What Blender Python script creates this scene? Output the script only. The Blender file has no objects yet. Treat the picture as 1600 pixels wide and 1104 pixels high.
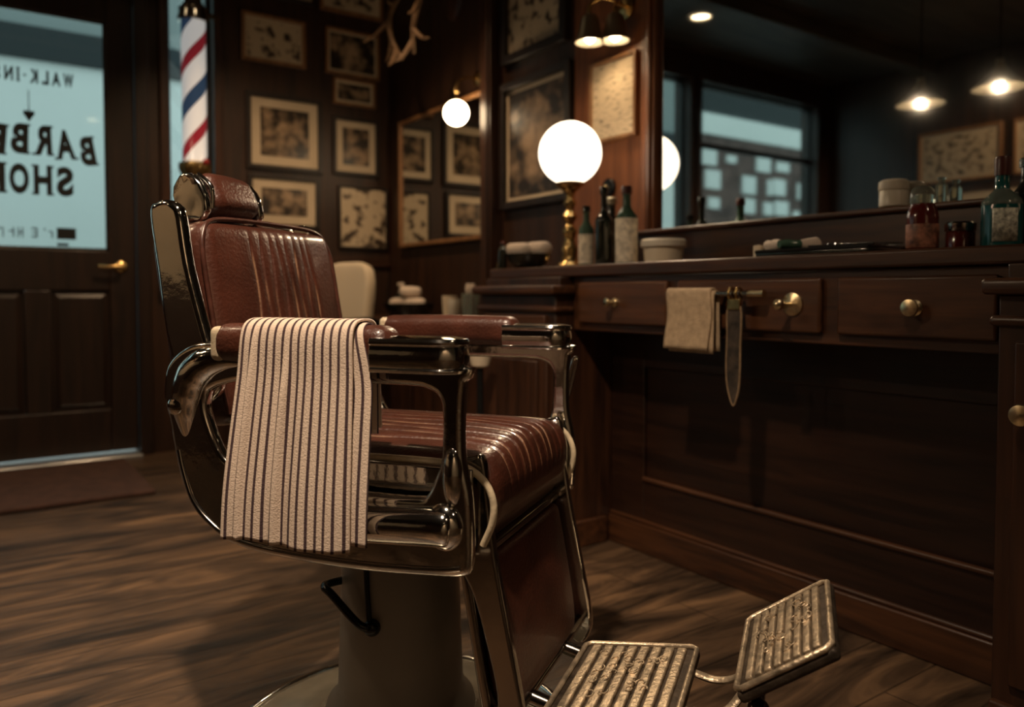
import bpy, bmesh, math, random
from math import sin, cos, pi, radians, sqrt, exp
from mathutils import Vector, Matrix
random.seed(7)
SC = bpy.context.scene
COL = SC.collection

# ------------------------------------------------------------------ camera, sky, exposure
YAW, PITCH, FPX = radians(34.87), radians(2.0), 1220.0
cam_d = bpy.data.cameras.new('camera')
cam = bpy.data.objects.new('camera', cam_d); COL.objects.link(cam)
cam.location = (0, 0, 0.8)
cam.rotation_euler = (pi/2 - PITCH, 0, -YAW)
cam_d.sensor_width = 36; cam_d.lens = FPX/1600*36
cam_d.shift_y = -(552 - (460 + FPX*math.tan(PITCH)))/1600
cam_d.clip_start = 0.02
cam_d.dof.use_dof = True; cam_d.dof.focus_distance = 1.22; cam_d.dof.aperture_fstop = 2.6
SC.camera = cam

W = bpy.data.worlds.new('sky'); SC.world = W; W.use_nodes = True
W.node_tree.nodes['Background'].inputs[0].default_value = (0.66, 0.80, 0.82, 1)
W.node_tree.nodes['Background'].inputs[1].default_value = 1.7
vs = SC.view_settings
vs.view_transform = 'Standard'; vs.look = 'None'; vs.gamma = 1; vs.exposure = 0.0
vs.use_curve_mapping = False

def spot(name, loc, target, energy, color, size, blend=0.6, radius=0.04):
    d = bpy.data.lights.new(name, 'SPOT'); d.energy = energy; d.color = color
    d.spot_size = radians(size); d.spot_blend = blend; d.shadow_soft_size = radius
    o = bpy.data.objects.new(name, d); COL.objects.link(o); o.location = loc
    o.rotation_euler = (Vector(target) - Vector(loc)).to_track_quat('-Z', 'Y').to_euler()
    return o
WARM = (1.0, 0.66, 0.38)
spot('ceiling_spot', (1.15, -1.05, 2.66), (1.15, -0.4, 0.3), 28, (1.0, 0.72, 0.48), 95, 0.8, 0.05)  # added unseen fill lamp for the leg rest and chrome
spot('ceiling_spot', (-0.60, -1.75, 2.66), (-0.60, -2.3, 1.0), 100, (1.0, 0.72, 0.48), 110, 0.8, 0.05)  # added unseen lamp, brightens the end wall for chrome reflections
spot('ceiling_spot', (0.02, 0.56, 2.66), (0.44, 1.50, 0.30), 330, (1.0, 0.77, 0.56), 70, 0.9, 0.04)
spot('ceiling_spot', (-2.05, 1.65, 2.66), (-2.6, 2.45, 1.55), 75, WARM, 95, 0.7, 0.04)  # added unseen lamp to brighten the prints on the left wall
spot('ceiling_spot', (-0.24, 3.69, 2.66), (-0.1, 3.4, 0), 22, WARM, 110, 0.7, 0.04)
spot('ceiling_spot', (1.05, 3.0, 2.66), (1.35, 3.5, 0), 88, WARM, 105, 0.7, 0.04)  # unseen lamp added to light the frames on the back wall

# ------------------------------------------------------------------ materials
def nmat(name):
    m = bpy.data.materials.new(name); m.use_nodes = True
    nt = m.node_tree
    return m, nt, nt.nodes['Principled BSDF']
def mat(name, col, rough=0.5, metal=0.0, coat=0.0, trans=0.0, ior=1.45, bump=0, bscale=60, var=0, vscale=8, emit=None, estr=0):
    m, nt, b = nmat(name)
    b.inputs['Base Color'].default_value = (*col, 1)
    b.inputs['Roughness'].default_value = rough
    b.inputs['Metallic'].default_value = metal
    b.inputs['Coat Weight'].default_value = coat
    b.inputs['Coat Roughness'].default_value = 0.15
    b.inputs['Transmission Weight'].default_value = trans
    b.inputs['IOR'].default_value = ior
    if emit:
        b.inputs['Emission Color'].default_value = (*emit, 1); b.inputs['Emission Strength'].default_value = estr
    if var or bump:
        tc = nt.nodes.new('ShaderNodeTexCoord')
    if var:
        n = nt.nodes.new('ShaderNodeTexNoise'); n.inputs['Scale'].default_value = vscale; n.inputs['Detail'].default_value = 6
        nt.links.new(tc.outputs['Object'], n.inputs['Vector'])
        r = nt.nodes.new('ShaderNodeValToRGB')
        r.color_ramp.elements[0].position = 0.3; r.color_ramp.elements[1].position = 0.72
        r.color_ramp.elements[0].color = (*[c*(1-var) for c in col], 1)
        r.color_ramp.elements[1].color = (*[min(1, c*(1+var)) for c in col], 1)
        nt.links.new(n.outputs['Fac'], r.inputs['Fac']); nt.links.new(r.outputs['Color'], b.inputs['Base Color'])
    if bump:
        n2 = nt.nodes.new('ShaderNodeTexNoise'); n2.inputs['Scale'].default_value = bscale; n2.inputs['Detail'].default_value = 5
        nt.links.new(tc.outputs['Object'], n2.inputs['Vector'])
        bp = nt.nodes.new('ShaderNodeBump'); bp.inputs['Strength'].default_value = bump; bp.inputs['Distance'].default_value = 0.004
        nt.links.new(n2.outputs['Fac'], bp.inputs['Height']); nt.links.new(bp.outputs['Normal'], b.inputs['Normal'])
    return m
def wood(name, dark, light, axis='Z', rough=0.36, scale=9, stretch=14, bump=0.15):
    m, nt, b = nmat(name)
    tc = nt.nodes.new('ShaderNodeTexCoord'); mp = nt.nodes.new('ShaderNodeMapping')
    s = [1, 1, 1]; i = 'XYZ'.index(axis); s = [stretch if k != i else 1 for k in range(3)]
    mp.inputs['Scale'].default_value = s
    nt.links.new(tc.outputs['Object'], mp.inputs['Vector'])
    n = nt.nodes.new('ShaderNodeTexNoise'); n.inputs['Scale'].default_value = scale/4; n.inputs['Detail'].default_value = 8
    n.inputs['Roughness'].default_value = 0.62; n.inputs['Distortion'].default_value = 0.6
    nt.links.new(mp.outputs['Vector'], n.inputs['Vector'])
    r = nt.nodes.new('ShaderNodeValToRGB')
    r.color_ramp.elements[0].position = 0.32; r.color_ramp.elements[0].color = (*dark, 1)
    r.color_ramp.elements[1].position = 0.70; r.color_ramp.elements[1].color = (*light, 1)
    nt.links.new(n.outputs['Fac'], r.inputs['Fac']); nt.links.new(r.outputs['Color'], b.inputs['Base Color'])
    bp = nt.nodes.new('ShaderNodeBump'); bp.inputs['Strength'].default_value = bump; bp.inputs['Distance'].default_value = 0.002
    nt.links.new(n.outputs['Fac'], bp.inputs['Height']); nt.links.new(bp.outputs['Normal'], b.inputs['Normal'])
    b.inputs['Roughness'].default_value = rough
    return m
DK, LT = (0.013, 0.0055, 0.003), (0.060, 0.023, 0.010)
M = {}
M['cream_wall'] = mat('cream_plaster', (0.40, 0.33, 0.24), 0.8, var=0.1, vscale=2)
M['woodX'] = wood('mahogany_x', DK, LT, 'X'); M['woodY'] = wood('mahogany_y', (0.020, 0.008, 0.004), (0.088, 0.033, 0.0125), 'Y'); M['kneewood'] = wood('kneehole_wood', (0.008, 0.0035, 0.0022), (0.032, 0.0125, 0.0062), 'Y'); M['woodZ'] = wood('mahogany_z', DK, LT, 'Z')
M['wallwood'] = wood('wall_panelling', (0.015, 0.007, 0.0038), (0.048, 0.020, 0.009), 'Z', 0.42, 7)
M['redwood'] = wood('wall_panelling_red', (0.10, 0.032, 0.010), (0.24, 0.085, 0.028), 'Z', 0.36, 7)
M['drawerwood'] = wood('drawer_mahogany', (0.022, 0.009, 0.0045), (0.105, 0.041, 0.017), 'Y', 0.34, 8)
M['doorwood'] = wood('dark_door_wood', (0.008, 0.0045, 0.003), (0.026, 0.012, 0.007), 'Z', 0.4)
M['blackwood'] = wood('ebonised_wood', (0.006, 0.004, 0.003), (0.022, 0.013, 0.009), 'Z', 0.4)
M['ceil'] = wood('ceiling_boards', (0.03, 0.025, 0.020), (0.12, 0.098, 0.078), 'X', 0.45, 6, 8, 0.3)
M['oak'] = wood('oak_frame', (0.13, 0.06, 0.024), (0.30, 0.15, 0.062), 'Z', 0.4)
M['leather'] = mat('oxblood_leather', (0.055, 0.0165, 0.0095), 0.36, coat=0.25, bump=0.35, bscale=180, var=0.35, vscale=14)
def worn_glint(m):  # mixes seam wear and painted seam highlights into the leather colour
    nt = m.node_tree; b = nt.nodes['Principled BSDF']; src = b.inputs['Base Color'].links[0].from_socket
    at = nt.nodes.new('ShaderNodeAttribute'); at.attribute_name = 'wear_glint'
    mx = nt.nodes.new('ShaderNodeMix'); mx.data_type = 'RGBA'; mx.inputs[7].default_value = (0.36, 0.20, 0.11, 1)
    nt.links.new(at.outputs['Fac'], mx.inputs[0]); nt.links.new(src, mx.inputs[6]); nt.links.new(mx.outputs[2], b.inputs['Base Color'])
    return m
M['leatherworn_glint'] = worn_glint(mat('worn_glint_leather', (0.055, 0.0165, 0.0095), 0.34, coat=0.6, bump=0.3, bscale=180, var=0.35, vscale=14))
M['piping'] = mat('worn_piping', (0.50, 0.41, 0.28), 0.4, bump=0.2, bscale=200, var=0.3, vscale=40)
M['dkpiping'] = mat('leather_piping', (0.055, 0.019, 0.013), 0.3, var=0.4, vscale=60)
M['chrome'] = mat('chrome', (0.72, 0.70, 0.66), 0.09, 1.0, bump=0.24, bscale=20)
M['dkchrome'] = mat('dark_nickel', (0.32, 0.29, 0.26), 0.16, 1.0, bump=0.08, bscale=40)
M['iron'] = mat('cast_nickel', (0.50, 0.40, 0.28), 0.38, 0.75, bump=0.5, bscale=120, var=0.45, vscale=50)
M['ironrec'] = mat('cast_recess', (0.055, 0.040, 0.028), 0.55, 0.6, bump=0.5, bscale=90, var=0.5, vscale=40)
M['black'] = mat('black_metal', (0.01, 0.01, 0.01), 0.25, 0.3)
M['taupe'] = mat('taupe_enamel', (0.19, 0.165, 0.13), 0.38, coat=0.2, var=0.12, vscale=6)
M['enamel'] = mat('aged_cream_enamel', (0.40, 0.36, 0.28), 0.22, 0.25, coat=0.4, var=0.3, vscale=9)
M['brass'] = mat('brass', (0.50, 0.34, 0.14), 0.24, 1.0, var=0.3, vscale=60)
M['knob'] = mat('pale_brass', (0.62, 0.50, 0.31), 0.26, 1.0, var=0.2, vscale=60)
M['cream'] = mat('cream_ceramic', (0.62, 0.52, 0.38), 0.35)
M['white'] = mat('white_ceramic', (0.70, 0.64, 0.53), 0.3)
M['linen'] = mat('beige_linen', (0.36, 0.26, 0.16), 0.9, bump=0.5, bscale=300, var=0.2, vscale=60)
M['terry'] = mat('white_terry', (0.62, 0.52, 0.43), 0.95, bump=0.6, bscale=220)
M['mirror'] = mat('silvered_glass', (0.72, 0.73, 0.71), 0.025, 1.0)
M['paper'] = mat('aged_paper', (0.52, 0.43, 0.31), 0.7, var=0.15, vscale=6)
M['mount'] = mat('picture_mount', (0.50, 0.41, 0.29), 0.65, var=0.1, vscale=5)
M['ink'] = mat('black_paint', (0.006, 0.008, 0.009), 0.5)
M['capred'] = mat('dark_red_cap', (0.07, 0.018, 0.014), 0.35)
M['redglass'] = mat('red_glass', (0.10, 0.014, 0.010), 0.08, coat=0.5)
M['pinkliq'] = mat('rose_label', (0.34, 0.15, 0.10), 0.4, var=0.7, vscale=75)
M['teal'] = mat('teal_glass', (0.010, 0.085, 0.085), 0.06, coat=0.5)
M['greenglass'] = mat('green_glass', (0.05, 0.10, 0.07), 0.05, coat=0.4)
M['clear'] = mat('clear_glass', (0.62, 0.70, 0.62), 0.04, trans=0.85)
M['darkglass'] = mat('dark_glass', (0.012, 0.014, 0.010), 0.07, coat=0.5)
M['plaster'] = mat('exterior_render', (0.66, 0.66, 0.62), 0.9, var=0.06, vscale=0.5)
M['darkext'] = mat('dark_fascia', (0.012, 0.016, 0.016), 0.7)
M['greyext'] = mat('grey_cladding', (0.20, 0.22, 0.21), 0.7)
M['brickext'] = mat('dark_brick', (0.10, 0.06, 0.05), 0.9, var=0.5, vscale=3)
M['asphalt'] = mat('paving', (0.22, 0.22, 0.21), 0.85, var=0.15, vscale=2)
M['alu'] = mat('aluminium', (0.62, 0.64, 0.65), 0.3, 0.9)
M['mat_'] = mat('coir_mat', (0.050, 0.022, 0.014), 0.95, bump=0.8, bscale=150, var=0.3, vscale=20)
M['bone'] = mat('antler_bone', (0.15, 0.088, 0.045), 0.6, bump=0.4, bscale=60, var=0.3, vscale=25)
M['strop'] = mat('worn_strop_leather', (0.030, 0.020, 0.013), 0.7, bump=0.4, bscale=120, var=0.7, vscale=35)
M['edge'] = mat('strop_edge', (0.20, 0.13, 0.07), 0.6, var=0.3, vscale=60)
M['bulb'] = mat('lit_bulb', (1, 1, 1), 0.5, emit=(1.0, 0.74, 0.46), estr=26)
M['bulbs'] = mat('lit_sconce_bulb', (1, 1, 1), 0.5, emit=(1.0, 0.76, 0.48), estr=14)
M['globe'] = mat('lit_opal_globe', (0.9, 0.88, 0.82), 0.25, emit=(1.0, 0.84, 0.64), estr=2.8)
M['globe2'] = mat('lit_opal_globe_small', (0.9, 0.88, 0.82), 0.25, emit=(1.0, 0.74, 0.45), estr=17)
M['down'] = mat('lit_downlight', (1, 1, 1), 0.5, emit=(1.0, 0.74, 0.44), estr=9)
M['shade'] = mat('pewter_shade', (0.34, 0.30, 0.22), 0.38, 0.6)
M['shadein'] = mat('white_shade_lining', (0.55, 0.50, 0.40), 0.5)
M['red'] = mat('red_paint', (0.30, 0.02, 0.02), 0.3)

def glass_mat():
    m = bpy.data.materials.new('window_glass'); m.use_nodes = True; nt = m.node_tree
    nt.nodes.remove(nt.nodes['Principled BSDF'])
    t = nt.nodes.new('ShaderNodeBsdfTransparent'); t.inputs[0].default_value = (0.86, 0.95, 0.95, 1)
    g = nt.nodes.new('ShaderNodeBsdfGlossy'); g.inputs['Roughness'].default_value = 0.03
    x = nt.nodes.new('ShaderNodeMixShader'); x.inputs[0].default_value = 0.05
    nt.links.new(t.outputs[0], x.inputs[1]); nt.links.new(g.outputs[0], x.inputs[2])
    nt.links.new(x.outputs[0], nt.nodes['Material Output'].inputs[0])
    return m
M['glass'] = glass_mat()

def floor_mat():
    m, nt, b = nmat('worn_floorboards')
    tc = nt.nodes.new('ShaderNodeTexCoord')
    mp = nt.nodes.new('ShaderNodeMapping'); mp.inputs['Scale'].default_value = (1.1, 5.5, 1)
    nt.links.new(tc.outputs['Object'], mp.inputs['Vector'])
    n = nt.nodes.new('ShaderNodeTexNoise'); n.inputs['Scale'].default_value = 1.7; n.inputs['Detail'].default_value = 9
    n.inputs['Roughness'].default_value = 0.6; n.inputs['Distortion'].default_value = 1.2
    nt.links.new(mp.outputs['Vector'], n.inputs['Vector'])
    r = nt.nodes.new('ShaderNodeValToRGB'); e = r.color_ramp.elements
    e[0].position = 0.36; e[0].color = (0.020, 0.012, 0.007, 1)
    e[1].position = 0.72; e[1].color = (0.23, 0.132, 0.066, 1)
    k = e.new(0.52); k.color = (0.080, 0.047, 0.026, 1)
    nt.links.new(n.outputs['Fac'], r.inputs['Fac'])
    br = nt.nodes.new('ShaderNodeTexBrick'); br.offset = 0.37
    br.inputs['Scale'].default_value = 1.0; br.inputs['Brick Width'].default_value = 1.5; br.inputs['Row Height'].default_value = 0.14
    br.inputs['Mortar Size'].default_value = 0.003; br.inputs['Mortar Smooth'].default_value = 0.4
    br.inputs['Color1'].default_value = (0.75, 0.75, 0.75, 1); br.inputs['Color2'].default_value = (1, 1, 1, 1); br.inputs['Mortar'].default_value = (0.25, 0.25, 0.25, 1)
    nt.links.new(tc.outputs['Object'], br.inputs['Vector'])
    mx = nt.nodes.new('ShaderNodeMix'); mx.data_type = 'RGBA'; mx.blend_type = 'MULTIPLY'; mx.inputs[0].default_value = 0.8
    nt.links.new(r.outputs['Color'], mx.inputs[6]); nt.links.new(br.outputs['Color'], mx.inputs[7])
    nt.links.new(mx.outputs[2], b.inputs['Base Color'])
    b.inputs['Roughness'].default_value = 0.42
    bp = nt.nodes.new('ShaderNodeBump'); bp.inputs['Strength'].default_value = 0.5; bp.inputs['Distance'].default_value = 0.01
    nt.links.new(n.outputs['Fac'], bp.inputs['Height']); nt.links.new(bp.outputs['Normal'], b.inputs['Normal'])
    return m
M['floor'] = floor_mat()

def stripe_mat():
    m, nt, b = nmat('striped_towel_cloth')
    uv = nt.nodes.new('ShaderNodeUVMap'); uv.uv_map = 'UVMap'
    sx = nt.nodes.new('ShaderNodeSeparateXYZ'); nt.links.new(uv.outputs['UV'], sx.inputs[0])
    mu = nt.nodes.new('ShaderNodeMath'); mu.operation = 'MULTIPLY'; mu.inputs[1].default_value = 14
    nt.links.new(sx.outputs['X'], mu.inputs[0])
    fr = nt.nodes.new('ShaderNodeMath'); fr.operation = 'FRACT'; nt.links.new(mu.outputs[0], fr.inputs[0])
    r = nt.nodes.new('ShaderNodeValToRGB'); e = r.color_ramp.elements
    c, d = (0.60, 0.48, 0.385, 1), (0.048, 0.024, 0.028, 1)
    e[0].position = 0.0; e[0].color = c; e[1].position = 1.0; e[1].color = c
    for p, q in ((0.34, c), (0.38, d), (0.65, d), (0.69, c)):
        k = e.new(p); k.color = q
    nt.links.new(fr.outputs[0], r.inputs['Fac']); nt.links.new(r.outputs['Color'], b.inputs['Base Color'])
    b.inputs['Roughness'].default_value = 0.95
    tc = nt.nodes.new('ShaderNodeTexCoord'); n = nt.nodes.new('ShaderNodeTexNoise'); n.inputs['Scale'].default_value = 420
    nt.links.new(tc.outputs['Object'], n.inputs['Vector'])
    bp = nt.nodes.new('ShaderNodeBump'); bp.inputs['Strength'].default_value = 0.5; bp.inputs['Distance'].default_value = 0.002
    nt.links.new(n.outputs['Fac'], bp.inputs['Height']); nt.links.new(bp.outputs['Normal'], b.inputs['Normal'])
    return m
M['stripe'] = stripe_mat()

def pole_mat():
    m, nt, b = nmat('barber_pole_stripes')
    tc = nt.nodes.new('ShaderNodeTexCoord'); s = nt.nodes.new('ShaderNodeSeparateXYZ'); nt.links.new(tc.outputs['Object'], s.inputs[0])
    at = nt.nodes.new('ShaderNodeMath'); at.operation = 'ARCTAN2'
    nt.links.new(s.outputs['Y'], at.inputs[0]); nt.links.new(s.outputs['X'], at.inputs[1])
    a1 = nt.nodes.new('ShaderNodeMath'); a1.operation = 'MULTIPLY'; a1.inputs[1].default_value = 1/(2*pi); nt.links.new(at.outputs[0], a1.inputs[0])
    z1 = nt.nodes.new('ShaderNodeMath'); z1.operation = 'MULTIPLY'; z1.inputs[1].default_value = -2.35; nt.links.new(s.outputs['Z'], z1.inputs[0])
    ad = nt.nodes.new('ShaderNodeMath'); ad.operation = 'ADD'; nt.links.new(a1.outputs[0], ad.inputs[0]); nt.links.new(z1.outputs[0], ad.inputs[1])
    fr = nt.nodes.new('ShaderNodeMath'); fr.operation = 'FRACT'; nt.links.new(ad.outputs[0], fr.inputs[0])
    r = nt.nodes.new('ShaderNodeValToRGB'); r.color_ramp.interpolation = 'CONSTANT'; e = r.color_ramp.elements
    wh = (0.80, 0.80, 0.78, 1)
    e[0].position = 0; e[0].color = wh; e[1].position = 0.30; e[1].color = (0.26, 0.02, 0.03, 1)
    for p, q in ((0.47, wh), (0.78, (0.03, 0.06, 0.12, 1))):
        k = e.new(p); k.color = q
    nt.links.new(fr.outputs[0], r.inputs['Fac']); nt.links.new(r.outputs['Color'], b.inputs['Base Color'])
    b.inputs['Roughness'].default_value = 0.15
    b.inputs['Emission Strength'].default_value = 0.38      # the pole is lit from inside
    nt.links.new(r.outputs['Color'], b.inputs['Emission Color'])
    return m
M['pole'] = pole_mat()

def art(seed, style, sc=19):
    m, nt, b = nmat('printed_picture')
    tc = nt.nodes.new('ShaderNodeTexCoord'); mp = nt.nodes.new('ShaderNodeMapping')
    mp.inputs['Location'].default_value = (seed*3.7, seed*1.9, seed*5.3)
    nt.links.new(tc.outputs['Object'], mp.inputs['Vector'])
    n = nt.nodes.new('ShaderNodeTexNoise'); n.inputs['Detail'].default_value = 3
    nt.links.new(mp.outputs['Vector'], n.inputs['Vector'])
    r = nt.nodes.new('ShaderNodeValToRGB'); e = r.color_ramp.elements
    if style == 'photo':
        n.inputs['Scale'].default_value = sc
        e[0].position = 0.42; e[0].color = (0.022, 0.016, 0.011, 1); e[1].position = 0.72; e[1].color = (0.34, 0.24, 0.15, 1)
    elif style == 'print':
        n.inputs['Scale'].default_value = 22
        e[0].position = 0.40; e[0].color = (0.045, 0.030, 0.020, 1); e[1].position = 0.50; e[1].color = (0.48, 0.39, 0.27, 1)
    else:
        mp.inputs['Scale'].default_value = (5, 1, 30)
        n.inputs['Scale'].default_value = 6
        e[0].position = 0.30; e[0].color = (0.17, 0.12, 0.08, 1); e[1].position = 0.46; e[1].color = (0.60, 0.48, 0.32, 1)
    if style == 'photo':
        gm = nt.nodes.new('ShaderNodeMapping'); gm.inputs['Location'].default_value = (-.5, -.5, -.42); nt.links.new(tc.outputs['Generated'], gm.inputs['Vector'])
        gs = nt.nodes.new('ShaderNodeVectorMath'); gs.operation = 'MULTIPLY'; gs.inputs[1].default_value = (1.6, 0, 1.5); nt.links.new(gm.outputs['Vector'], gs.inputs[0])
        ln = nt.nodes.new('ShaderNodeVectorMath'); ln.operation = 'LENGTH'; nt.links.new(gs.outputs['Vector'], ln.inputs[0])
        ma = nt.nodes.new('ShaderNodeMath'); ma.operation = 'MULTIPLY_ADD'; ma.inputs[1].default_value = -.24; ma.inputs[2].default_value = .16
        nt.links.new(ln.outputs['Value'], ma.inputs[0])
        sm_ = nt.nodes.new('ShaderNodeMath'); sm_.operation = 'ADD'; nt.links.new(ma.outputs[0], sm_.inputs[0]); nt.links.new(n.outputs['Fac'], sm_.inputs[1])
        nt.links.new(sm_.outputs[0], r.inputs['Fac'])
    else:
        nt.links.new(n.outputs['Fac'], r.inputs['Fac'])
    nt.links.new(r.outputs['Color'], b.inputs['Base Color'])
    b.inputs['Roughness'].default_value = 0.28
    return m

# ------------------------------------------------------------------ mesh helpers
class MB:
    def __init__(s): s.v = []; s.f = []; s.uv = []
    def add(s, vs_, fs):
        o = len(s.v); s.v += [tuple(p) for p in vs_]; s.f += [tuple(i + o for i in q) for q in fs]; return s
    def box(s, x0, x1, y0, y1, z0, z1):
        v = [(x, y, z) for x in (x0, x1) for y in (y0, y1) for z in (z0, z1)]
        return s.add(v, [(0, 1, 3, 2), (4, 6, 7, 5), (0, 4, 5, 1), (2, 3, 7, 6), (0, 2, 6, 4), (1, 5, 7, 3)])
    def lathe(s, prof, c=(0, 0, 0), n=40, sx=1, sy=1):
        vs_, fs = [], []
        for r, z in prof:
            for k in range(n):
                a = 2*pi*k/n; vs_.append((c[0] + sx*r*cos(a), c[1] + sy*r*sin(a), c[2] + z))
        for j in range(len(prof) - 1):
            for k in range(n):
                a, b_ = j*n + k, j*n + (k + 1) % n
                fs.append((a, b_, b_ + n, a + n))
        fs.append(tuple(range(n))[::-1]); L = (len(prof) - 1)*n; fs.append(tuple(range(L, L + n)))
        return s.add(vs_, fs)
    def tube(s, pts, r, n=12, flat=1.0, closed=False):
        P = [Vector(p) for p in pts]; m = len(P); R_ = r if hasattr(r, '__len__') else [r]*m
        vs_, fs = [], []; up = None
        for i in range(m):
            if closed: t = (P[(i + 1) % m] - P[i - 1])
            else: t = (P[min(i + 1, m - 1)] - P[max(i - 1, 0)])
            t = t.normalized()
            if up is None:
                ref = Vector((0, 0, 1)) if abs(t.z) < 0.9 else Vector((1, 0, 0)); up = ref
            sd = t.cross(up)
            if sd.length < 1e-5: sd = t.orthogonal()
            sd.normalize(); u2 = sd.cross(t).normalized(); up = u2
            for k in range(n):
                a = 2*pi*k/n; vs_.append(P[i] + sd*(R_[i]*cos(a)) + u2*(R_[i]*flat*sin(a)))
        for i in range(m - (0 if closed else 1)):
            for k in range(n):
                a, b_ = i*n + k, i*n + (k + 1) % n; c_, d = ((i + 1) % m)*n + (k + 1) % n, ((i + 1) % m)*n + k
                fs.append((a, b_, c_, d))
        if not closed:
            fs.append(tuple(range(n))[::-1]); fs.append(tuple(range((m - 1)*n, m*n)))
        return s.add(vs_, fs)
    def ball(s, c, r, n=20, sx=1, sy=1, sz=1):
        prof = [(max(1e-4, r*sin(pi*i/n)), -r*cos(pi*i/n)*sz) for i in range(n + 1)]
        return s.lathe(prof, c, n=2*n, sx=sx, sy=sy)
    def prism(s, poly, h0, h1, axis='Y'):
        n = len(poly); fn = {'Y': lambda a, b_, h: (a, h, b_), 'X': lambda a, b_, h: (h, a, b_), 'Z': lambda a, b_, h: (a, b_, h)}[axis]
        v = [fn(a, b_, h) for h in (h0, h1) for a, b_ in poly]
        return s.add(v, [tuple(range(n))[::-1], tuple(range(n, 2*n))] + [(i, (i + 1) % n, n + (i + 1) % n, n + i) for i in range(n)])
    def mesh(s, me):
        return s.add([tuple(v.co) for v in me.vertices], [tuple(p.vertices) for p in me.polygons])
    def xf(s, Mx):
        s.v = [tuple(Mx @ Vector(p)) for p in s.v]; return s
    def build(s, name, m, parent=None, smooth=True, bevel=0, seg=2, angle=38, solid=0, sub=0, merge=False):
        me = bpy.data.meshes.new(name); me.from_pydata(s.v, [], s.f)
        bm = bmesh.new(); bm.from_mesh(me)
        if merge: bmesh.ops.remove_doubles(bm, verts=bm.verts, dist=1e-5)
        bmesh.ops.recalc_face_normals(bm, faces=bm.faces)
        bm.to_mesh(me); bm.free()
        if smooth:
            me.shade_smooth()
            if angle: me.set_sharp_from_angle(angle=radians(angle))
        me.materials.append(m)
        o = bpy.data.objects.new(name, me); COL.objects.link(o)
        if parent: o.parent = parent
        if solid:
            md = o.modifiers.new('thick', 'SOLIDIFY'); md.thickness = solid; md.offset = 0
        if bevel:
            md = o.modifiers.new('bevel', 'BEVEL'); md.width = bevel; md.segments = seg; md.limit_method = 'ANGLE'; md.angle_limit = radians(40)
        if sub:
            md = o.modifiers.new('sub', 'SUBSURF'); md.levels = sub; md.render_levels = sub
        return o

def tag(o, label=None, cat=None, group=None, kind=None):
    if label: o['label'] = label
    if cat: o['category'] = cat
    if group: o['group'] = group
    if kind: o['kind'] = kind
    return o
def thing(name, label, cat, loc=(0, 0, 0), rz=0, group=None, kind=None):
    o = bpy.data.objects.new(name, None); COL.objects.link(o); o.location = loc; o.rotation_euler = (0, 0, rz)
    o.empty_display_size = 0.05
    return tag(o, label, cat, group, kind)
def struct(o, label=None, cat=None): return tag(o, label, cat, kind='structure')

def axis_samples(h, r, n):
    a = [-h + r*(1 - cos(pi/2*i/5)) for i in range(6)]
    mid = [-(h - r) + 2*(h - r)*i/n for i in range(1, n)]
    return a + mid + [-x for x in a[::-1]]
def rbox(sx, sy, sz, r, n=(6, 6, 6), disp=None):
    """rounded box centred on the origin, half sizes sx sy sz, as an MB; disp(x,y,z,nx,ny,nz) returns the moved point"""
    mb = MB(); H = (sx, sy, sz); S = [axis_samples(H[k], min(r, H[k]*0.999), max(1, n[k])) for k in range(3)]
    for ax in range(3):
        a, b_ = [(1, 2), (0, 2), (0, 1)][ax]
        for sg in (-1, 1):
            vs_, fs = [], []; A, B = S[a], S[b_]
            for p in A:
                for q in B:
                    P = [0, 0, 0]; P[ax] = sg*H[ax]; P[a] = p; P[b_] = q
                    I = [max(-(H[k] - r), min(H[k] - r, P[k])) for k in range(3)]
                    d = Vector([P[k] - I[k] for k in range(3)])
                    if d.length > 1e-9: d.normalize()
                    w = Vector(I) + d*r
                    if disp: w = Vector(disp(w.x, w.y, w.z, d.x, d.y, d.z))
                    vs_.append(w)
            nb = len(B)
            for i in range(len(A) - 1):
                for j in range(nb - 1): fs.append((i*nb + j, (i + 1)*nb + j, (i + 1)*nb + j + 1, i*nb + j + 1))
            mb.add(vs_, fs)
    return mb
def catmull(pts, n=8, closed=False):
    P = [Vector(p) for p in pts]; m = len(P); out = []
    for i in range(m if closed else m - 1):
        p0 = P[i - 1] if (closed or i > 0) else P[0]; p1 = P[i]; p2 = P[(i + 1) % m]; p3 = P[(i + 2) % m] if (closed or i + 2 < m) else P[-1]
        for k in range(n):
            t = k/n
            out.append(0.5*((2*p1) + (p2 - p0)*t + (2*p0 - 5*p1 + 4*p2 - p3)*t*t + (3*p1 - p0 - 3*p2 + p3)*t**3))
    if not closed: out.append(P[-1])
    return out
def plate2d(loops, half, bevel, res=3):
    """flat outline with holes, in (x, z), thickened along y: returns an MB"""
    cu = bpy.data.curves.new('tmp', 'CURVE'); cu.dimensions = '2D'; cu.fill_mode = 'BOTH'
    for lp in loops:
        sp = cu.splines.new('POLY'); sp.points.add(len(lp) - 1); sp.use_cyclic_u = True
        for p, q in zip(sp.points, lp): p.co = (q[0], q[1], 0, 1)
    cu.extrude = max(1e-4, half - bevel); cu.bevel_depth = bevel; cu.bevel_resolution = res
    o = bpy.data.objects.new('tmp', cu); COL.objects.link(o)
    dg = bpy.context.evaluated_depsgraph_get(); dg.update()
    me = bpy.data.meshes.new_from_object(o.evaluated_get(dg))
    mb = MB(); mb.add([(v.co.x, v.co.z, v.co.y) for v in me.vertices], [tuple(p.vertices) for p in me.polygons])
    bpy.data.objects.remove(o); bpy.data.curves.remove(cu); bpy.data.meshes.remove(me)
    return mb
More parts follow.
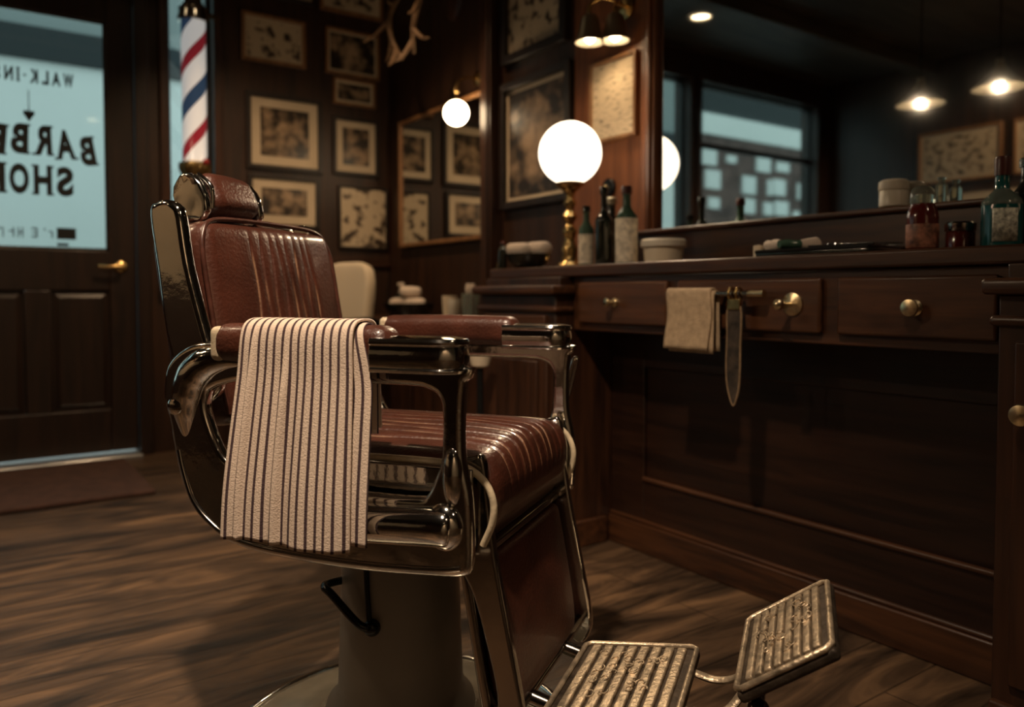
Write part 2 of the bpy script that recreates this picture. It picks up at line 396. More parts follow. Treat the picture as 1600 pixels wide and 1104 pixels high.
def glyph(ch, size, bold=0.0):
    cu = bpy.data.curves.new('tmp', 'FONT'); cu.body = ch; cu.size = size; cu.align_x = 'CENTER'; cu.offset = bold
    cu.extrude = 0.0006; cu.resolution_u = 6
    o = bpy.data.objects.new('tmp', cu); COL.objects.link(o)
    dg = bpy.context.evaluated_depsgraph_get(); dg.update()
    me = bpy.data.meshes.new_from_object(o.evaluated_get(dg))
    r = ([tuple(v.co) for v in me.vertices], [tuple(p.vertices) for p in me.polygons])
    bpy.data.objects.remove(o); bpy.data.curves.remove(cu); bpy.data.meshes.remove(me)
    return r

# ================================================================== THE ROOM
X_R, X_L, Y_B, Y_F, Z_C = 2.07, -2.6, 4.25, -2.4, 2.7
struct(MB().box(X_L - .1, X_R + .1, Y_F - .1, Y_B + .15, -.06, 0).build('floor', M['floor'], smooth=False))
struct(MB().box(X_L - .1, X_R + .1, Y_F - .1, Y_B + .15, Z_C, Z_C + .08).build('ceiling', M['ceil'], smooth=False))
for k, y in enumerate((0.0, 2.05, 3.35)):
    struct(MB().box(X_L, X_R, y - .07, y + .07, Z_C - .11, Z_C).build('trim_%d' % (10 + k), M['oak'] if k == 1 else M['ceil'], bevel=.006))
struct(MB().box(X_R, X_R + .1, Y_F, Y_B, 0, Z_C).build('wall_right', M['wallwood'], smooth=False))
struct(MB().box(X_L - .1, X_L, Y_F, Y_B, 0, Z_C).build('wall_left', M['wallwood'], smooth=False))
struct(MB().box(X_L - .1, X_R + .1, Y_F - .1, Y_F, 0, Z_C).build('wall_front', M['cream_wall'], smooth=False))
DX0, DX1, DZ = -0.168, 0.692, 2.26          # door leaf
OPEN = [(-2.39, -0.87, 0.62, 2.48), (-0.74, -0.351, 0.85, 2.48), (DX0 - .004, DX1 + .004, 0.0, DZ + .004), (0.851, 1.066, 0.85, 2.48)]
wb = MB(); x = X_L
for a, b_, z0, z1 in OPEN:
    wb.box(x, a, Y_B, Y_B + .15, 0, Z_C)
    if z0 > 0: wb.box(a, b_, Y_B, Y_B + .15, 0, z0)
    wb.box(a, b_, Y_B, Y_B + .15, z1, Z_C); x = b_
wb.box(x, X_R, Y_B, Y_B + .15, 0, Z_C)
struct(wb.build('wall_back', M['wallwood'], smooth=False))
# casings round the openings
def casing(name, a, b_, z0, z1, m, w=.055, d=.028, sill=True):
    c = MB().box(a - w, a, Y_B - d, Y_B, max(0, z0 - w), z1 + w).box(b_, b_ + w, Y_B - d, Y_B, max(0, z0 - w), z1 + w)
    c.box(a, b_, Y_B - d, Y_B, z1, z1 + w)
    if z0 > 0: c.box(a - w - .01, b_ + w + .01, Y_B - d - .02, Y_B, z0 - .03, z0)
    return struct(c.build(name, m, bevel=.004))
casing('trim_1', DX0, DX1, 0, DZ, M['doorwood'], .06)
casing('trim_2', .851, 1.066, .85, 2.48, M['woodZ'], .045)
casing('trim_3', -.74, -.351, .85, 2.48, M['woodZ'], .045)
casing('trim_4', -2.39, -.87, .62, 2.48, M['woodZ'], .055)
def window(n, a, b_, z0, z1, bars):
    t = thing('window_%d' % n, None, None, (a, Y_B + .07, z0), kind='structure')
    w, h = b_ - a, z1 - z0; f = MB(); q = .018
    f.box(0, q, -.02, .02, 0, h).box(w - q, w, -.02, .02, 0, h).box(q, w - q, -.02, .02, 0, q).box(q, w - q, -.02, .02, h - q, h)
    for z in bars: f.box(q, w - q, -.02, .02, z - z0 - .02, z - z0 + .02)
    f.build('window_frame', M['blackwood'], t, smooth=False)
    MB().box(q, w - q, -.003, .003, q, h - q).build('glass_pane', M['glass'], t, smooth=False)
    return t
window(1, .851, 1.066, .85, 2.48, []); window(2, -.74, -.351, .85, 2.48, []); window(3, -2.39, -.87, .62, 2.48, (2.0,))
struct(MB().box(1.12, X_R, Y_B - .018, Y_B, 0, .14).build('baseboard_back', M['woodX'], bevel=.004))
struct(MB().box(1.12, X_R, Y_B - .022, Y_B, .96, 1.01).build('trim_5', M['woodX'], bevel=.006))
struct(MB().box(X_L, X_L + .016, .4, 3.6, .86, 1.60).build('trim_14', M['cream_wall'], bevel=.003))
# pilasters on the right wall
struct(MB().box(2.035, X_R, 1.985, 2.095, .9, Z_C - .0).box(2.02, 2.036, 2.0, 2.03, .9, Z_C).box(2.02, 2.036, 2.055, 2.08, .9, Z_C).build('trim_6', M['redwood'], bevel=.004))
struct(MB().box(2.0, X_R, 3.045, 3.135, .7, Z_C).box(1.992, 2.002, 3.065, 3.115, .7, Z_C).build('trim_7', M['woodZ'], bevel=.004))
struct(MB().box(2.055, X_R, 2.095, 2.50, .9, 2.64).build('trim_8', M['redwood'], smooth=False))

# ------------------------------------------------------------------ front door
t = thing('door_1', None, None, (DX0, Y_B + .004, 0), kind='structure')
dw = DX1 - DX0; gx0, gx1, gz0, gz1 = .125, dw - .122, 1.012, 2.112; dz0 = .03
f = MB()
f.box(0, gx0, 0, .042, dz0, DZ).box(gx1, dw, 0, .042, dz0, DZ).box(gx0, gx1, 0, .042, gz1, DZ).box(gx0, gx1, 0, .042, .82, gz0).box(gx0, gx1, 0, .042, dz0, .24)
cx0, cx1 = .383, .490
f.box(cx0, cx1, 0, .042, .24, .82)
f.build('door_leaf', M['doorwood'], t, bevel=.005)
for a, b_ in ((gx0, cx0), (cx1, gx1)):
    rb = MB().box(a, b_, .018, .034, .24, .82)
    a2, b2, z2, z3 = a + .035, b_ - .035, .275, .785
    rb.add([(a + .012, .018, .252), (b_ - .012, .018, .252), (b_ - .012, .018, .808), (a + .012, .018, .808), (a2, .006, z2), (b2, .006, z2), (b2, .006, z3), (a2, .006, z3)],
           [(0, 1, 5, 4), (1, 2, 6, 5), (2, 3, 7, 6), (3, 0, 4, 7), (4, 5, 6, 7)])
    rb.build('door_panel', M['doorwood'], t, smooth=False)
g = MB().box(gx0, gx1, .018, .024, gz0, gz1).build('glass_pane', M['glass'], t, smooth=False)
gb = MB()
for a, b_, c, d in ((gx0, gx0 + .012, gz0, gz1), (gx1 - .012, gx1, gz0, gz1), (gx0, gx1, gz0, gz0 + .012), (gx0, gx1, gz1 - .012, gz1)):
    gb.box(a, b_, .006, .017, c, d)
gb.build('glazing_bead', M['dkchrome'], t, smooth=False)
# lettering painted on the glass, reading from the street
let = MB()
def put(ch, x, z, w_, h_, rot=0.0, bold=.0, serif=()):
    """one letter w_ wide and h_ tall centred on (x, z), seen reversed from indoors; serif lists (0..1 start, 0..1 end, top?)"""
    v, fs = glyph(ch, .2, bold)
    x0, x1 = min(p[0] for p in v), max(p[0] for p in v); y0, y1 = min(p[1] for p in v), max(p[1] for p in v)
    if ch == '\u00b7': h_ = w_
    P = [((p[0] - x0)/(x1 - x0)*w_ - w_/2, (p[1] - y0)/(y1 - y0)*h_ - h_/2, p[2]) for p in v]
    def w(p):
        a, b_ = p[0]*cos(rot) - p[1]*sin(rot), p[0]*sin(rot) + p[1]*cos(rot)
        return (x - DX0 - a, .0165 + p[2]*0.5, z + b_)
    let.add([w(p) for p in P], fs)
    q_ = h_*.075
    for (s0, s1, top) in serif:
        yy = h_/2 - q_ if top else -h_/2
        q = [((s0 - .5)*w_, yy, 0), ((s1 - .5)*w_, yy, 0), ((s1 - .5)*w_, yy + q_, 0), ((s0 - .5)*w_, yy + q_, 0)]
        let.add([w(p) for p in q] + [w((p[0], p[1], .0012)) for p in q], [(0, 1, 2, 3), (4, 5, 6, 7), (0, 1, 5, 4), (1, 2, 6, 5), (2, 3, 7, 6), (3, 0, 4, 7)])
LS = ((-.10, .2, 1), (-.10, .2, 0))
for ch, x, z, w_, rot, sf in (('B', .486, 1.488, .066, -.16, LS), ('A', .394, 1.509, .080, -.09, ((-.12, .22, 0), (.78, 1.12, 0))),
        ('R', .302, 1.520, .074, -.03, LS + ((.82, 1.12, 0),)), ('B', .211, 1.520, .070, .03, LS),
        ('E', .126, 1.510, .066, .09, LS), ('R', .040, 1.489, .070, .16, LS + ((.82, 1.12, 0),))):
    put(ch, x, z, w_, .140, rot, .0105, sf)
for ch, x, w_, sf in (('S', .390, .070, ()), ('H', .300, .074, LS + ((.8, 1.1, 1), (.8, 1.1, 0))), ('O', .206, .078, ()), ('P', .118, .068, LS)):
    put(ch, x, 1.335, w_, .140, 0, .0105, sf)
for ch, x, w_ in (('W', .412, .044), ('A', .362, .036), ('L', .318, .028), ('K', .272, .034), ('\u00b7', .236, .012), ('I', .210, .010), ('N', .174, .034), ('S', .126, .030)):
    put(ch, x, 1.812, w_, .066, 0, .009, ((-.3, 1.3, 1), (-.3, 1.3, 0)) if ch == 'I' else ())
def quad(x0, x1, z0, z1): let.box(x0 - DX0, x1 - DX0, .0160, .0172, z0, z1)
quad(.2475, .2515, 1.655, 1.745)                                   # drop ornament
let.prism([(.2495 - DX0, 1.600), (.274 - DX0, 1.638), (.268 - DX0, 1.652), (.256 - DX0, 1.648), (.2495 - DX0, 1.660), (.243 - DX0, 1.648), (.231 - DX0, 1.652), (.225 - DX0, 1.638)], .0160, .0172, 'Y')
# the worn bottom line: a dark block and broken strokes, illegible in the photograph
quad(.352, .432, 1.062, 1.116); quad(.352, .400, 1.030, 1.044)
for a, b_, c, d in ((.330, .336, 1.066, 1.098), (.318, .332, 1.094, 1.100), (.300, .306, 1.100, 1.112), (.268, .274, 1.066, 1.112), (.250, .270, 1.066, 1.073), (.252, .270, 1.086, 1.092), (.250, .270, 1.105, 1.112),
                    (.212, .217, 1.064, 1.112), (.196, .201, 1.064, 1.112), (.200, .214, 1.084, 1.091), (.176, .182, 1.066, 1.110), (.160, .180, 1.090, 1.096), (.136, .141, 1.064, 1.110), (.110, .132, 1.100, 1.108), (.112, .118, 1.066, 1.104), (.09, .10, 1.064, 1.11)):
    quad(a, b_, c, d)
let.build('painted_lettering', M['ink'], t, smooth=False)
lv = MB().lathe([(.028, 0), (.028, .006), (.018, .012), (.010, .014), (.010, .045)], n=24)
lv.xf(Matrix.Translation((dw - .072, 0, .935)) @ Matrix.Rotation(pi/2, 4, 'X'))
lv.tube([(dw - .072, -.042, .935), (dw - .10, -.046, .936), (dw - .14, -.046, .933), (dw - .175, -.042, .936)], [.010, .010, .008, .007])
lv.build('door_handle', M['brass'], t)
struct(MB().box(DX0, DX1, 4.14, 4.40, 0, .022).build('trim_9', M['alu'], bevel=.006))
tag(rbox(.50, .375, .009, .008, (4, 4, 1)).xf(Matrix.Translation((.105, 3.74, .0092))).build('doormat', M['mat_'], merge=True), 'dark brown doormat on the floor in front of the glazed door', 'doormat')

# ------------------------------------------------------------------ outside, across the street
struct(MB().box(-14, 8, Y_B + .15, 14, -.2, -.02).build('pavement', M['asphalt'], smooth=False))
t = thing('building', 'pale rendered building across the street seen through the door glass', 'building', (1.0, 8.6, -.02))
BX = -6.4
MB().box(BX, 5, 0, .4, 0, 3.01).build('wall', M['plaster'], t, smooth=False)
MB().box(BX, 5, -.05, .4, 3.01, 3.31).build('fascia', M['darkext'], t, smooth=False)
MB().box(BX, 5, 0, .4, 3.31, 4.6).build('upper_wall', M['greyext'], t, smooth=False)
t = thing('brick_building', 'dark brick building with many windows, reflected in the large mirror', 'building', (-9.95, 8.8, -.02))
MB().box(-5, 4.5, 0, .4, 0, 3.46).build('wall', M['brickext'], t, smooth=False)
MB().box(-5, 4.5, -.05, .4, 3.46, 3.80).build('sign_band', M['plaster'], t, smooth=False)
MB().box(-5, 4.5, 0, .4, 3.80, 6).build('upper_wall', M['darkext'], t, smooth=False)
rw = random.Random(4)
for i in range(20):
    for j in range(8):
        if rw.random() < .32: continue
        x0, z0 = -4.8 + i*.46 + .12*rw.random(), .15 + j*.40 + .10*rw.random()
        MB().box(x0, x0 + .10 + .28*rw.random(), -.04, .02, z0, z0 + .10 + .22*rw.random()).build('window', M['plaster'], t, smooth=False)

# ================================================================== BARBER CHAIR (faces the lower right of the picture)
TH, CX, CY = -0.9675, 0.6149, 1.2242
chair = thing('barber_chair', 'oxblood leather and chrome barber chair on a round pedestal, in the foreground', 'barber chair', (CX, CY, 0), TH)
MB().lathe([(.04, .0), (.300, .0), (.303, .014), (.296, .026), (.270, .036), (.215, .046), (.165, .056), (.142, .066), (.132, .082), (.05, .084)], n=72).build('base', M['enamel'], chair, angle=50)
MB().lathe([(.2985, 0), (.318, 0), (.322, .008), (.318, .020), (.310, .027), (.302, .0285), (.2985, .026), (.2985, 0)], n=72).build('base_rim', M['chrome'], chair, angle=60)
MB().lathe([(.132, .080), (.128, .094), (.116, .104), (.109, .125), (.106, .20), (.1025, .32), (.0995, .43), (.05, .432)], n=56).build('column', M['taupe'], chair, angle=50)
# pump lever: a black bail hinged on the column
lev = MB().tube(catmull([(0.006, -0.112, 0.2590), (-0.0120, -0.1220, 0.2680), (-0.0645, -0.1175, 0.3074), (-0.084, -0.1086, 0.3133), (-0.0874, -0.0885, 0.3123), (-0.0689, -0.0443, 0.3094)], 5), .0068)
lev.ball((0.006, -0.108, 0.2585), .014)
lev.tube([(0.002, -0.1095, 0.2659), (-0.004, -0.1065, 0.3200), (-0.008, -0.1040, 0.3900)], .0045)
lev.build('pump_lever', M['black'], chair)

# --- seat undercarriage and chrome sides
rbox(.185, .20, .040, .02, (4, 4, 2)).xf(Matrix.Translation((.01, 0, .468))).build('seat_pan', M['black'], chair, merge=True)
OUT = [(-.14, .719), (-.190, .720), (-.222, .714), (-.246, .701), (-.262, .684), (-.268, .660), (-.268, .636), (-.258, .606), (-.249, .560), (-.238, .520), (-.218, .478), (-.186, .450), (-.149, .432), (-.075, .421), (.07, .418), (.19, .424), (.230, .429), (.238, .440), (.238, .50), (.235, .535), (.226, .580), (.2255, .646), (.229, .686), (.228, .697), (.10, .697), (-.05, .697), (-.13, .700)]
INN = [(-.188, .664), (-.199, .655), (-.204, .628), (-.192, .590), (-.174, .557), (-.155, .540), (-.125, .524), (-.07, .516), (.06, .513), (.165, .514), (.187, .523), (.199, .545), (.2095, .578), (.2115, .645), (.204, .668), (.186, .679), (.15, .6835), (.0, .683), (-.12, .680), (-.165, .672)]
def smooth2(p, n=4): return [(v.x, v.y) for v in catmull([(a, b_, 0) for a, b_ in p], n, True)]
for s in (-1, 1):
    fr = plate2d([smooth2(OUT), smooth2(INN)], .0115, .008)
    fr.xf(Matrix.Translation((0, s*.246, 0)))
    fr.tube(catmull([(-.150, s*.252, .487), (-.08, s*.256, .479), (.05, s*.258, .479), (.19, s*.258, .486), (.222, s*.255, .486)], 6), [.014, .017, .020, .022, .024, .026, .027] + [.027]*9 + [.027]*5 + [.026, .023, .018, .010], n=20)
    # swelling knuckle at the back of the arm
    el = catmull([(-.125, s*.248, .700), (-.160, s*.248, .702), (-.192, s*.249, .695), (-.216, s*.249, .676), (-.229, s*.248, .648), (-.234, s*.247, .616), (-.233, s*.245, .575)], 6)
    rk = [.010, .019, .027, .030, .029, .023, .009]; fr.tube(el, [rk[i//6] + (rk[min(6, i//6 + 1)] - rk[i//6])*(i % 6)/6 for i in range(len(el))], n=24)
    fr.ball((.219, s*.250, .555), .020, 12, .8, .9, 2.2)
    fr.ball((.208, s*.254, .487), .030, 14, .95, .75, 1.1)
    sf = fr.build('side_frame', M['chrome'], chair, angle=60)
    bolt = MB().lathe([(.013, 0), (.013, .004), (.008, .007), (.003, .008)], n=20).xf(Matrix.Translation((-.238, s*.270, .630)) @ Matrix.Rotation(-s*pi/2, 4, 'X'))
    bolt.build('bolt', M['chrome'], sf)
    MB().box(-.17, .228, s*.206 - .004, s*.206 + .004, .428, .556).build('side_panel', M['chrome'], chair, bevel=.003)
    MB().tube(catmull([(-.246, s*.256, .560), (-.236, s*.257, .525), (-.217, s*.258, .482), (-.186, s*.258, .453), (-.149, s*.258, .435), (-.075, s*.258, .424), (.07, s*.258, .421), (.19, s*.258, .427), (.231, s*.257, .433)], 6), .0042).build('lower_trim', M['dkchrome'], chair)
    # arm pad and its chrome nose
    pad = rbox(.150, .029, .029, .022, (10, 4, 3), lambda x, y, z, a, b_, c: (x, y, z + .003*cos(x*9)))
    pad.xf(Matrix.Translation((-.020, s*.247, .727)))
    ap = pad.build('arm_pad', M['leather'], chair, merge=True)
    rbox(.012, .027, .026, .010, (2, 3, 3)).xf(Matrix.Translation((-.160, s*.247, .727))).build('rear_glint_cap', M['piping'], ap, merge=True)  # pale cap stands in for a reflection on the pad's rear end
    nose = MB()
    def stad(r, ex):     # stadium outline: round front, straight to the back
        pts = [(.108 - ex, -r), (.195, -r)] + [(.199 + (r + .0)*cos(a) * 1.05, r*sin(a)) for a in [-pi/2 + pi*i/14 for i in range(1, 14)]] + [(.195, r), (.108 - ex, r)]
        return pts
    prof = [(.030, .694), (.036, .695), (.0375, .699), (.0345, .702), (.0365, .709), (.0372, .717), (.0365, .725), (.0345, .731), (.037, .733), (.0375, .737), (.035, .741), (.020, .7435), (.004, .744)]
    ring = [[(px, py, z) for px, py in stad(r, 0)] for r, z in prof]; nn = len(ring[0])
    vs_ = [(p[0], p[1] + s*.247, p[2]) for q in ring for p in q]; fs = []
    for j in range(len(ring) - 1):
        for k in range(nn): fs.append((j*nn + k, j*nn + (k + 1) % nn, (j + 1)*nn + (k + 1) % nn, (j + 1)*nn + k))
    fs.append(tuple(range(nn))[::-1]); fs.append(tuple(range((len(ring) - 1)*nn, len(ring)*nn)))
    nose.add(vs_, fs)
    nose.build('arm_nose', M['chrome'], chair, bevel=.002)

# --- seat cushion with pleats, seam wear and seam highlights painted in
seams = [-.125 + .0278*i for i in range(10)]
def seat_disp(x, y, z, a, b_, c):
    if c > .3:
        w = max(0, min(1, (c - .3)/.5))
        z += w*.026*max(0, 1 - (y/.20)**2)*max(0, 1 - ((x - .01)/.27)**4)
        d = min(abs(y - (q + .004*sin(x*23 + q*60))) for q in seams)
        z -= w*.0042*exp(-(d/.0030)**2); z += w*.0016*min(1, d/.012)
    if a > .3:
        x -= .020*max(0, (.0 - z)/.06)*a
        d = min(abs(y - q) for q in seams)
        x -= .0025*exp(-(d/.0035)**2)*max(0, min(1, (z + .00)/.05))
    return (x, y, z)
rbox(.232, .196, .062, .040, (30, 330, 8), seat_disp).xf(Matrix.Translation((.024, 0, .500))).build('seat_cushion', M['leatherworn_glint'], chair, merge=True, angle=0)
for s in (-1, 1):
    MB().tube(catmull([(-.17, s*.194, .556), (.05, s*.197, .560), (.17, s*.199, .561), (.215, s*.200, .556), (.243, s*.200, .538), (.256, s*.200, .510), (.254, s*.200, .480), (.240, s*.199, .448)], 6), .0052).build('seat_piping', M['piping'], chair)

def wear_glint(o, fn):
    at = o.data.attributes.new('wear_glint', 'FLOAT', 'POINT')
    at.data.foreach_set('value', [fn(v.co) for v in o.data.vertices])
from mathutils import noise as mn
def sw_(p):  # tan seat seam lines: part wear, part highlight painted as colour
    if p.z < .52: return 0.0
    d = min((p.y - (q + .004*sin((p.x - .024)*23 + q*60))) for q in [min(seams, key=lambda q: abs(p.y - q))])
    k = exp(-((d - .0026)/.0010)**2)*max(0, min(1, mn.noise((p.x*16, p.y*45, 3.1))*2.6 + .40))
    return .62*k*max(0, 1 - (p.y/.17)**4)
wear_glint(COL.objects['seat_cushion'], sw_)
# --- backrest: tilted cushion in a chrome shell
TB = Matrix.Translation((-.212, 0, .590)) @ Matrix.Rotation(radians(-10.3), 4, 'Y')     # local z runs up the back, x out of it
TBI = TB.inverted()
def bw(p):  # same for the back seams: wear and painted highlight together
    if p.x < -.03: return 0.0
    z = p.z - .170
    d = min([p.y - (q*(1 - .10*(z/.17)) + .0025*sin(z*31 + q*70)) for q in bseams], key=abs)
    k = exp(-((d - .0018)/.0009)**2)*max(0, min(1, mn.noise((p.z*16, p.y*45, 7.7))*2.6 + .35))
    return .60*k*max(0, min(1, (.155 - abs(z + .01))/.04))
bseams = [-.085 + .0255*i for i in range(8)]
def back_disp(x, y, z, a, b_, c):
    if z > .1:                                   # the top corners round over
        y *= 1 - .06*((z - .1)/.075)**2
    if a > .3:
        w = max(0, min(1, (a - .3)/.5))
        x += w*.016*max(0, 1 - (y/.19)**2)*max(0, 1 - (z/.19)**4)
        d = min(abs(y - (q*(1 - .10*(z/.17)) + .0025*sin(z*31 + q*70))) for q in bseams)
        x -= w*.0034*exp(-(d/.0026)**2)*max(0, min(1, (.155 - abs(z + .01))/.04)); x += w*.0010*min(1, d/.012)
    return (x, y, z)
rbox(.032, .187, .172, .026, (4, 330, 34), back_disp).xf(TB @ Matrix.Translation((-.026, 0, .170))).build('backrest_cushion', M['leatherworn_glint'], chair, merge=True, angle=0)
wear_glint(COL.objects['backrest_cushion'], lambda p: bw(TBI @ p))
lip = [(.004, -.184, .02), (.004, -.185, .20), (.004, -.184, .285), (.003, -.174, .322), (.002, -.150, .343), (.0, -.08, .350), (.0, .08, .350), (.002, .148, .343), (.003, .172, .322), (.004, .184, .285), (.004, .185, .20), (.004, .184, .02)]
MB().tube(catmull([TB @ Vector((p[0] - .002, p[1], p[2] - .004)) for p in lip], 6), .0042).build('backrest_piping', M['dkpiping'], chair)
shell = rbox(.014, .206, .176, .012, (2, 8, 8), lambda x, y, z, a, b_, c: (x, (y if y < 0 else y*.92)*(1 - (.05*((z - .1)/.075)**2 if z > .1 else 0)), z)).xf(TB @ Matrix.Translation((-.070, 0, .176)))
shell.build('backrest_shell', M['leather'], chair, merge=True)
rim = [(-.056, p[1]*(1.07 if p[1] < 0 else .99), p[2] + .008) for p in lip]
MB().tube(catmull([TB @ Vector(p) for p in rim], 6), .0058).build('backrest_rim', M['chrome'], chair)
BO = [(-.322, .925), (-.316, .938), (-.300, .942), (-.284, .936), (-.276, .920), (-.262, .842), (-.230, .738), (-.205, .672), (-.212, .648), (-.232, .636), (-.254, .642), (-.272, .672), (-.294, .745), (-.307, .832)]
for s in (-1, 1):
    plate2d([smooth2(BO)], .012, .010).xf(Matrix.Translation((0, -.214, 0)) if s < 0 else Matrix.Translation((-.034, .190, -.006))).build('back_side_frame', M['chrome'], chair, angle=60)
# --- headrest
hr = thing('headrest', None, None); hr.parent = chair
TH_ = Matrix.Translation((-.338, -.048, .969)) @ Matrix.Rotation(radians(-28), 4, 'Y')
def head_disp(x, y, z, a, b_, c):
    k = 1 - .10*max(0, y/.11)
    if a > .3: x += .012*(1 - (y/.13)**2)
    return (x*k, y, z*k)
rbox(.028, .066, .041, .025, (4, 14, 6), head_disp).xf(TH_).build('pad', M['leather'], hr, merge=True)
for s in (-1, 1):
    rbox(.034, .007, .047, .006, (4, 2, 6), lambda x, y, z, a, b_, c: (x*(1 - .30*(z/.047)**2), y + .004*mn.noise((x*60, y*60, z*60)), z*(1 - .25*(x/.034)**2))).xf(TH_ @ Matrix.Translation((-.004, s*.070, 0))).build('end_cap', M['chrome'], hr, merge=True)
    MB().tube([(-.352, -.03 + s*.05, .955), (-.345, -.03 + s*.05, .915), (-.318, -.03 + s*.05, .86)], .008).build('post', M['chrome'], hr)
MB().tube(catmull([TH_ @ Vector(p) for p in [(.020, -.062, -.033), (.036, -.062, .0), (.022, -.062, .035)]], 6), .004).build('trim_bead', M['chrome'], hr)

# --- leg rest
def leg_disp(x, y, z, a, b_, c):
    if a > .3: x += .012*max(0, 1 - (y/.18)**2)*max(0, 1 - (z/.13)**2)
    if z < -.06: y *= 1 - .10*((-z - .06)/.05)**2
    return (x, y, z)
TL = Matrix.Translation((.240, 0, .303)) @ Matrix.Rotation(radians(-9.5), 4, 'Y')
rbox(.018, .166, .116, .014, (3, 24, 20), leg_disp).xf(TL).build('leg_rest_pad', M['leather'], chair, merge=True, angle=0)
rbox(.008, .176, .126, .007, (2, 4, 4)).xf(TL @ Matrix.Translation((-.024, 0, 0))).build('leg_rest_back', M['dkchrome'], chair, merge=True)
for s in (-1, 1):
    RO = [(.200, .552), (.222, .566), (.234, .560), (.243, .480), (.252, .420), (.272, .318), (.292, .215), (.290, .178), (.276, .160), (.262, .176), (.262, .235), (.244, .312), (.226, .372), (.206, .410), (.198, .440), (.204, .49)]
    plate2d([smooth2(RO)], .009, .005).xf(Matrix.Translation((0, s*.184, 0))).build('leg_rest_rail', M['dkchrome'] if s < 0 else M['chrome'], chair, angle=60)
MB().box(.195, .238, -.17, .17, .424, .438).build('leg_rest_hinge', M['dkchrome'], chair, bevel=.004)
lo = MB().tube([(.266, -.175, .186), (.266, .175, .186)], .010).tube([(.266, -.09, .186), (.30, -.09, .178)], .012).tube([(.266, .09, .186), (.30, .09, .178)], .012)
lo.build('leg_rest_crossbar', M['dkchrome'], chair)

# --- foot plates: cast, ridged along the chair's width
def foot_plate(label_mat, P0, P1, w, name):
    """plate whose ridges run along y; P0, P1 the (x, z) ends of its slope"""
    a, b_ = Vector((P0[0], 0, P0[1])), Vector((P1[0], 0, P1[1])); L = (b_ - a).length
    Mx = Matrix.Translation(a) @ Matrix.Rotation(-math.atan2(P1[1] - P0[1], P1[0] - P0[0]), 4, 'Y')
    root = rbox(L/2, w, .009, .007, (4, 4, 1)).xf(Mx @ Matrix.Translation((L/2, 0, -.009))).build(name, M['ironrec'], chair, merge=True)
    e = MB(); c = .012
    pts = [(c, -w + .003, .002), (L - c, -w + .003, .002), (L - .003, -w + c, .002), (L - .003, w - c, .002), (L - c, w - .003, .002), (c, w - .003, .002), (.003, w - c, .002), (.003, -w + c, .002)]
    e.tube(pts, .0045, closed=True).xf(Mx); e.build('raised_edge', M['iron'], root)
    rd = MB(); n = 8
    for i in range(n):
        u = .016 + (L - .032)*(i + .5)/n
        rd.add(rbox(L/n*.30, w - .017, .0050, .0025, (1, 3, 1)).xf(Matrix.Translation((u, 0, .0015))).v, rbox(L/n*.30, w - .017, .0050, .0025, (1, 3, 1)).f)
    rd.xf(Mx); rd.build('ridges', M['iron'], root, merge=False)
    sc = MB(); rr = random.Random(L)
    for i in range(30):                                # cast scrollwork between the ridges
        u, v = L*.22 + rr.random()*L*.56, (rr.random()*2 - 1)*w*.62
        r0, a0 = .003 + .003*rr.random(), rr.random()*6.28
        sc.tube([(u + r0*(1 + .10*k)*cos(a0 + k*.8), v + 1.5*r0*(1 + .10*k)*sin(a0 + k*.8), .0072) for k in range(6)], .0012, n=6)
    sc.xf(Mx); sc.build('scrollwork', M['iron'], root)
    return root
foot_plate(None, (.302, .180), (.500, .204), .128, 'foot_plate')
fp2 = foot_plate(None, (.577, .262), (.701, .346), .128, 'foot_plate')
MB().tube(catmull([(.495, .06, .193), (.530, .06, .186), (.562, .05, .198), (.590, .03, .232), (.620, .02, .268)], 6), .009, flat=.6).tube(catmull([(.495, -.06, .193), (.530, -.06, .186), (.562, -.05, .198), (.590, -.03, .232), (.620, -.02, .268)], 6), .009, flat=.6).build('foot_plate_arm', M['iron'], chair)
MB().ball((.606, -.100, .232), .016).ball((.606, .10, .232), .016).tube([(.606, -.10, .232), (.606, .10, .232)], .008).build('foot_plate_pivot', M['dkchrome'], chair)
# --- recline lever on the far side
MB().tube(catmull([(.205, .285, .56), (.220, .292, .60), (.232, .295, .65), (.236, .294, .672), (.229, .292, .668), (.218, .290, .62), (.205, .287, .585)], 6), .0035).tube([(.205, .25, .56), (.205, .285, .56)], .006).build('recline_lever', M['chrome'], chair)

# ------------------------------------------------------------------ striped towel over the near arm
def drape(path, x0f, x1f, nu, nv, fold, uv0=0, uv1=1):
    P = catmull([(0, a, b_) for a, b_ in path], nv); mb = MB(); m = len(P)
    L = [0]
    for i in range(1, m): L.append(L[-1] + (P[i] - P[i - 1]).length)
    for i, p in enumerate(P):
        t_ = L[i]/L[-1]
        for j in range(nu + 1):
            u = j/nu; x0, x1 = x0f(t_), x1f(t_)
            dy, dz = fold(u, t_)
            mb.v.append((x0 + (x1 - x0)*u, p.y + dy, p.z + dz)); mb.uv.append((uv0 + (uv1 - uv0)*u, t_))
    for i in range(m - 1):
        for j in range(nu): mb.f.append((i*(nu + 1) + j, i*(nu + 1) + j + 1, (i + 1)*(nu + 1) + j + 1, (i + 1)*(nu + 1) + j))
    return mb
def sm(a, b_, x): x = max(0, min(1, (x - a)/(b_ - a))); return x*x*(3 - 2*x)
def fold1(u, t_):
    h = sm(.22, 1, t_)
    d = -.0035*h*sin(u*9.5 + .6) - .0028*h*sin(u*21 + 1.7*t_) - .010*sm(.45, .62, t_)*exp(-((u - .46 + .05*t_)/.028)**2) - .008*sm(.40, .6, t_)*exp(-((u - .13)/.02)**2)
    return (d, .003*sin(u*7)*h + (.010*(u - .4))*(1 - sm(.1, .25, t_)))
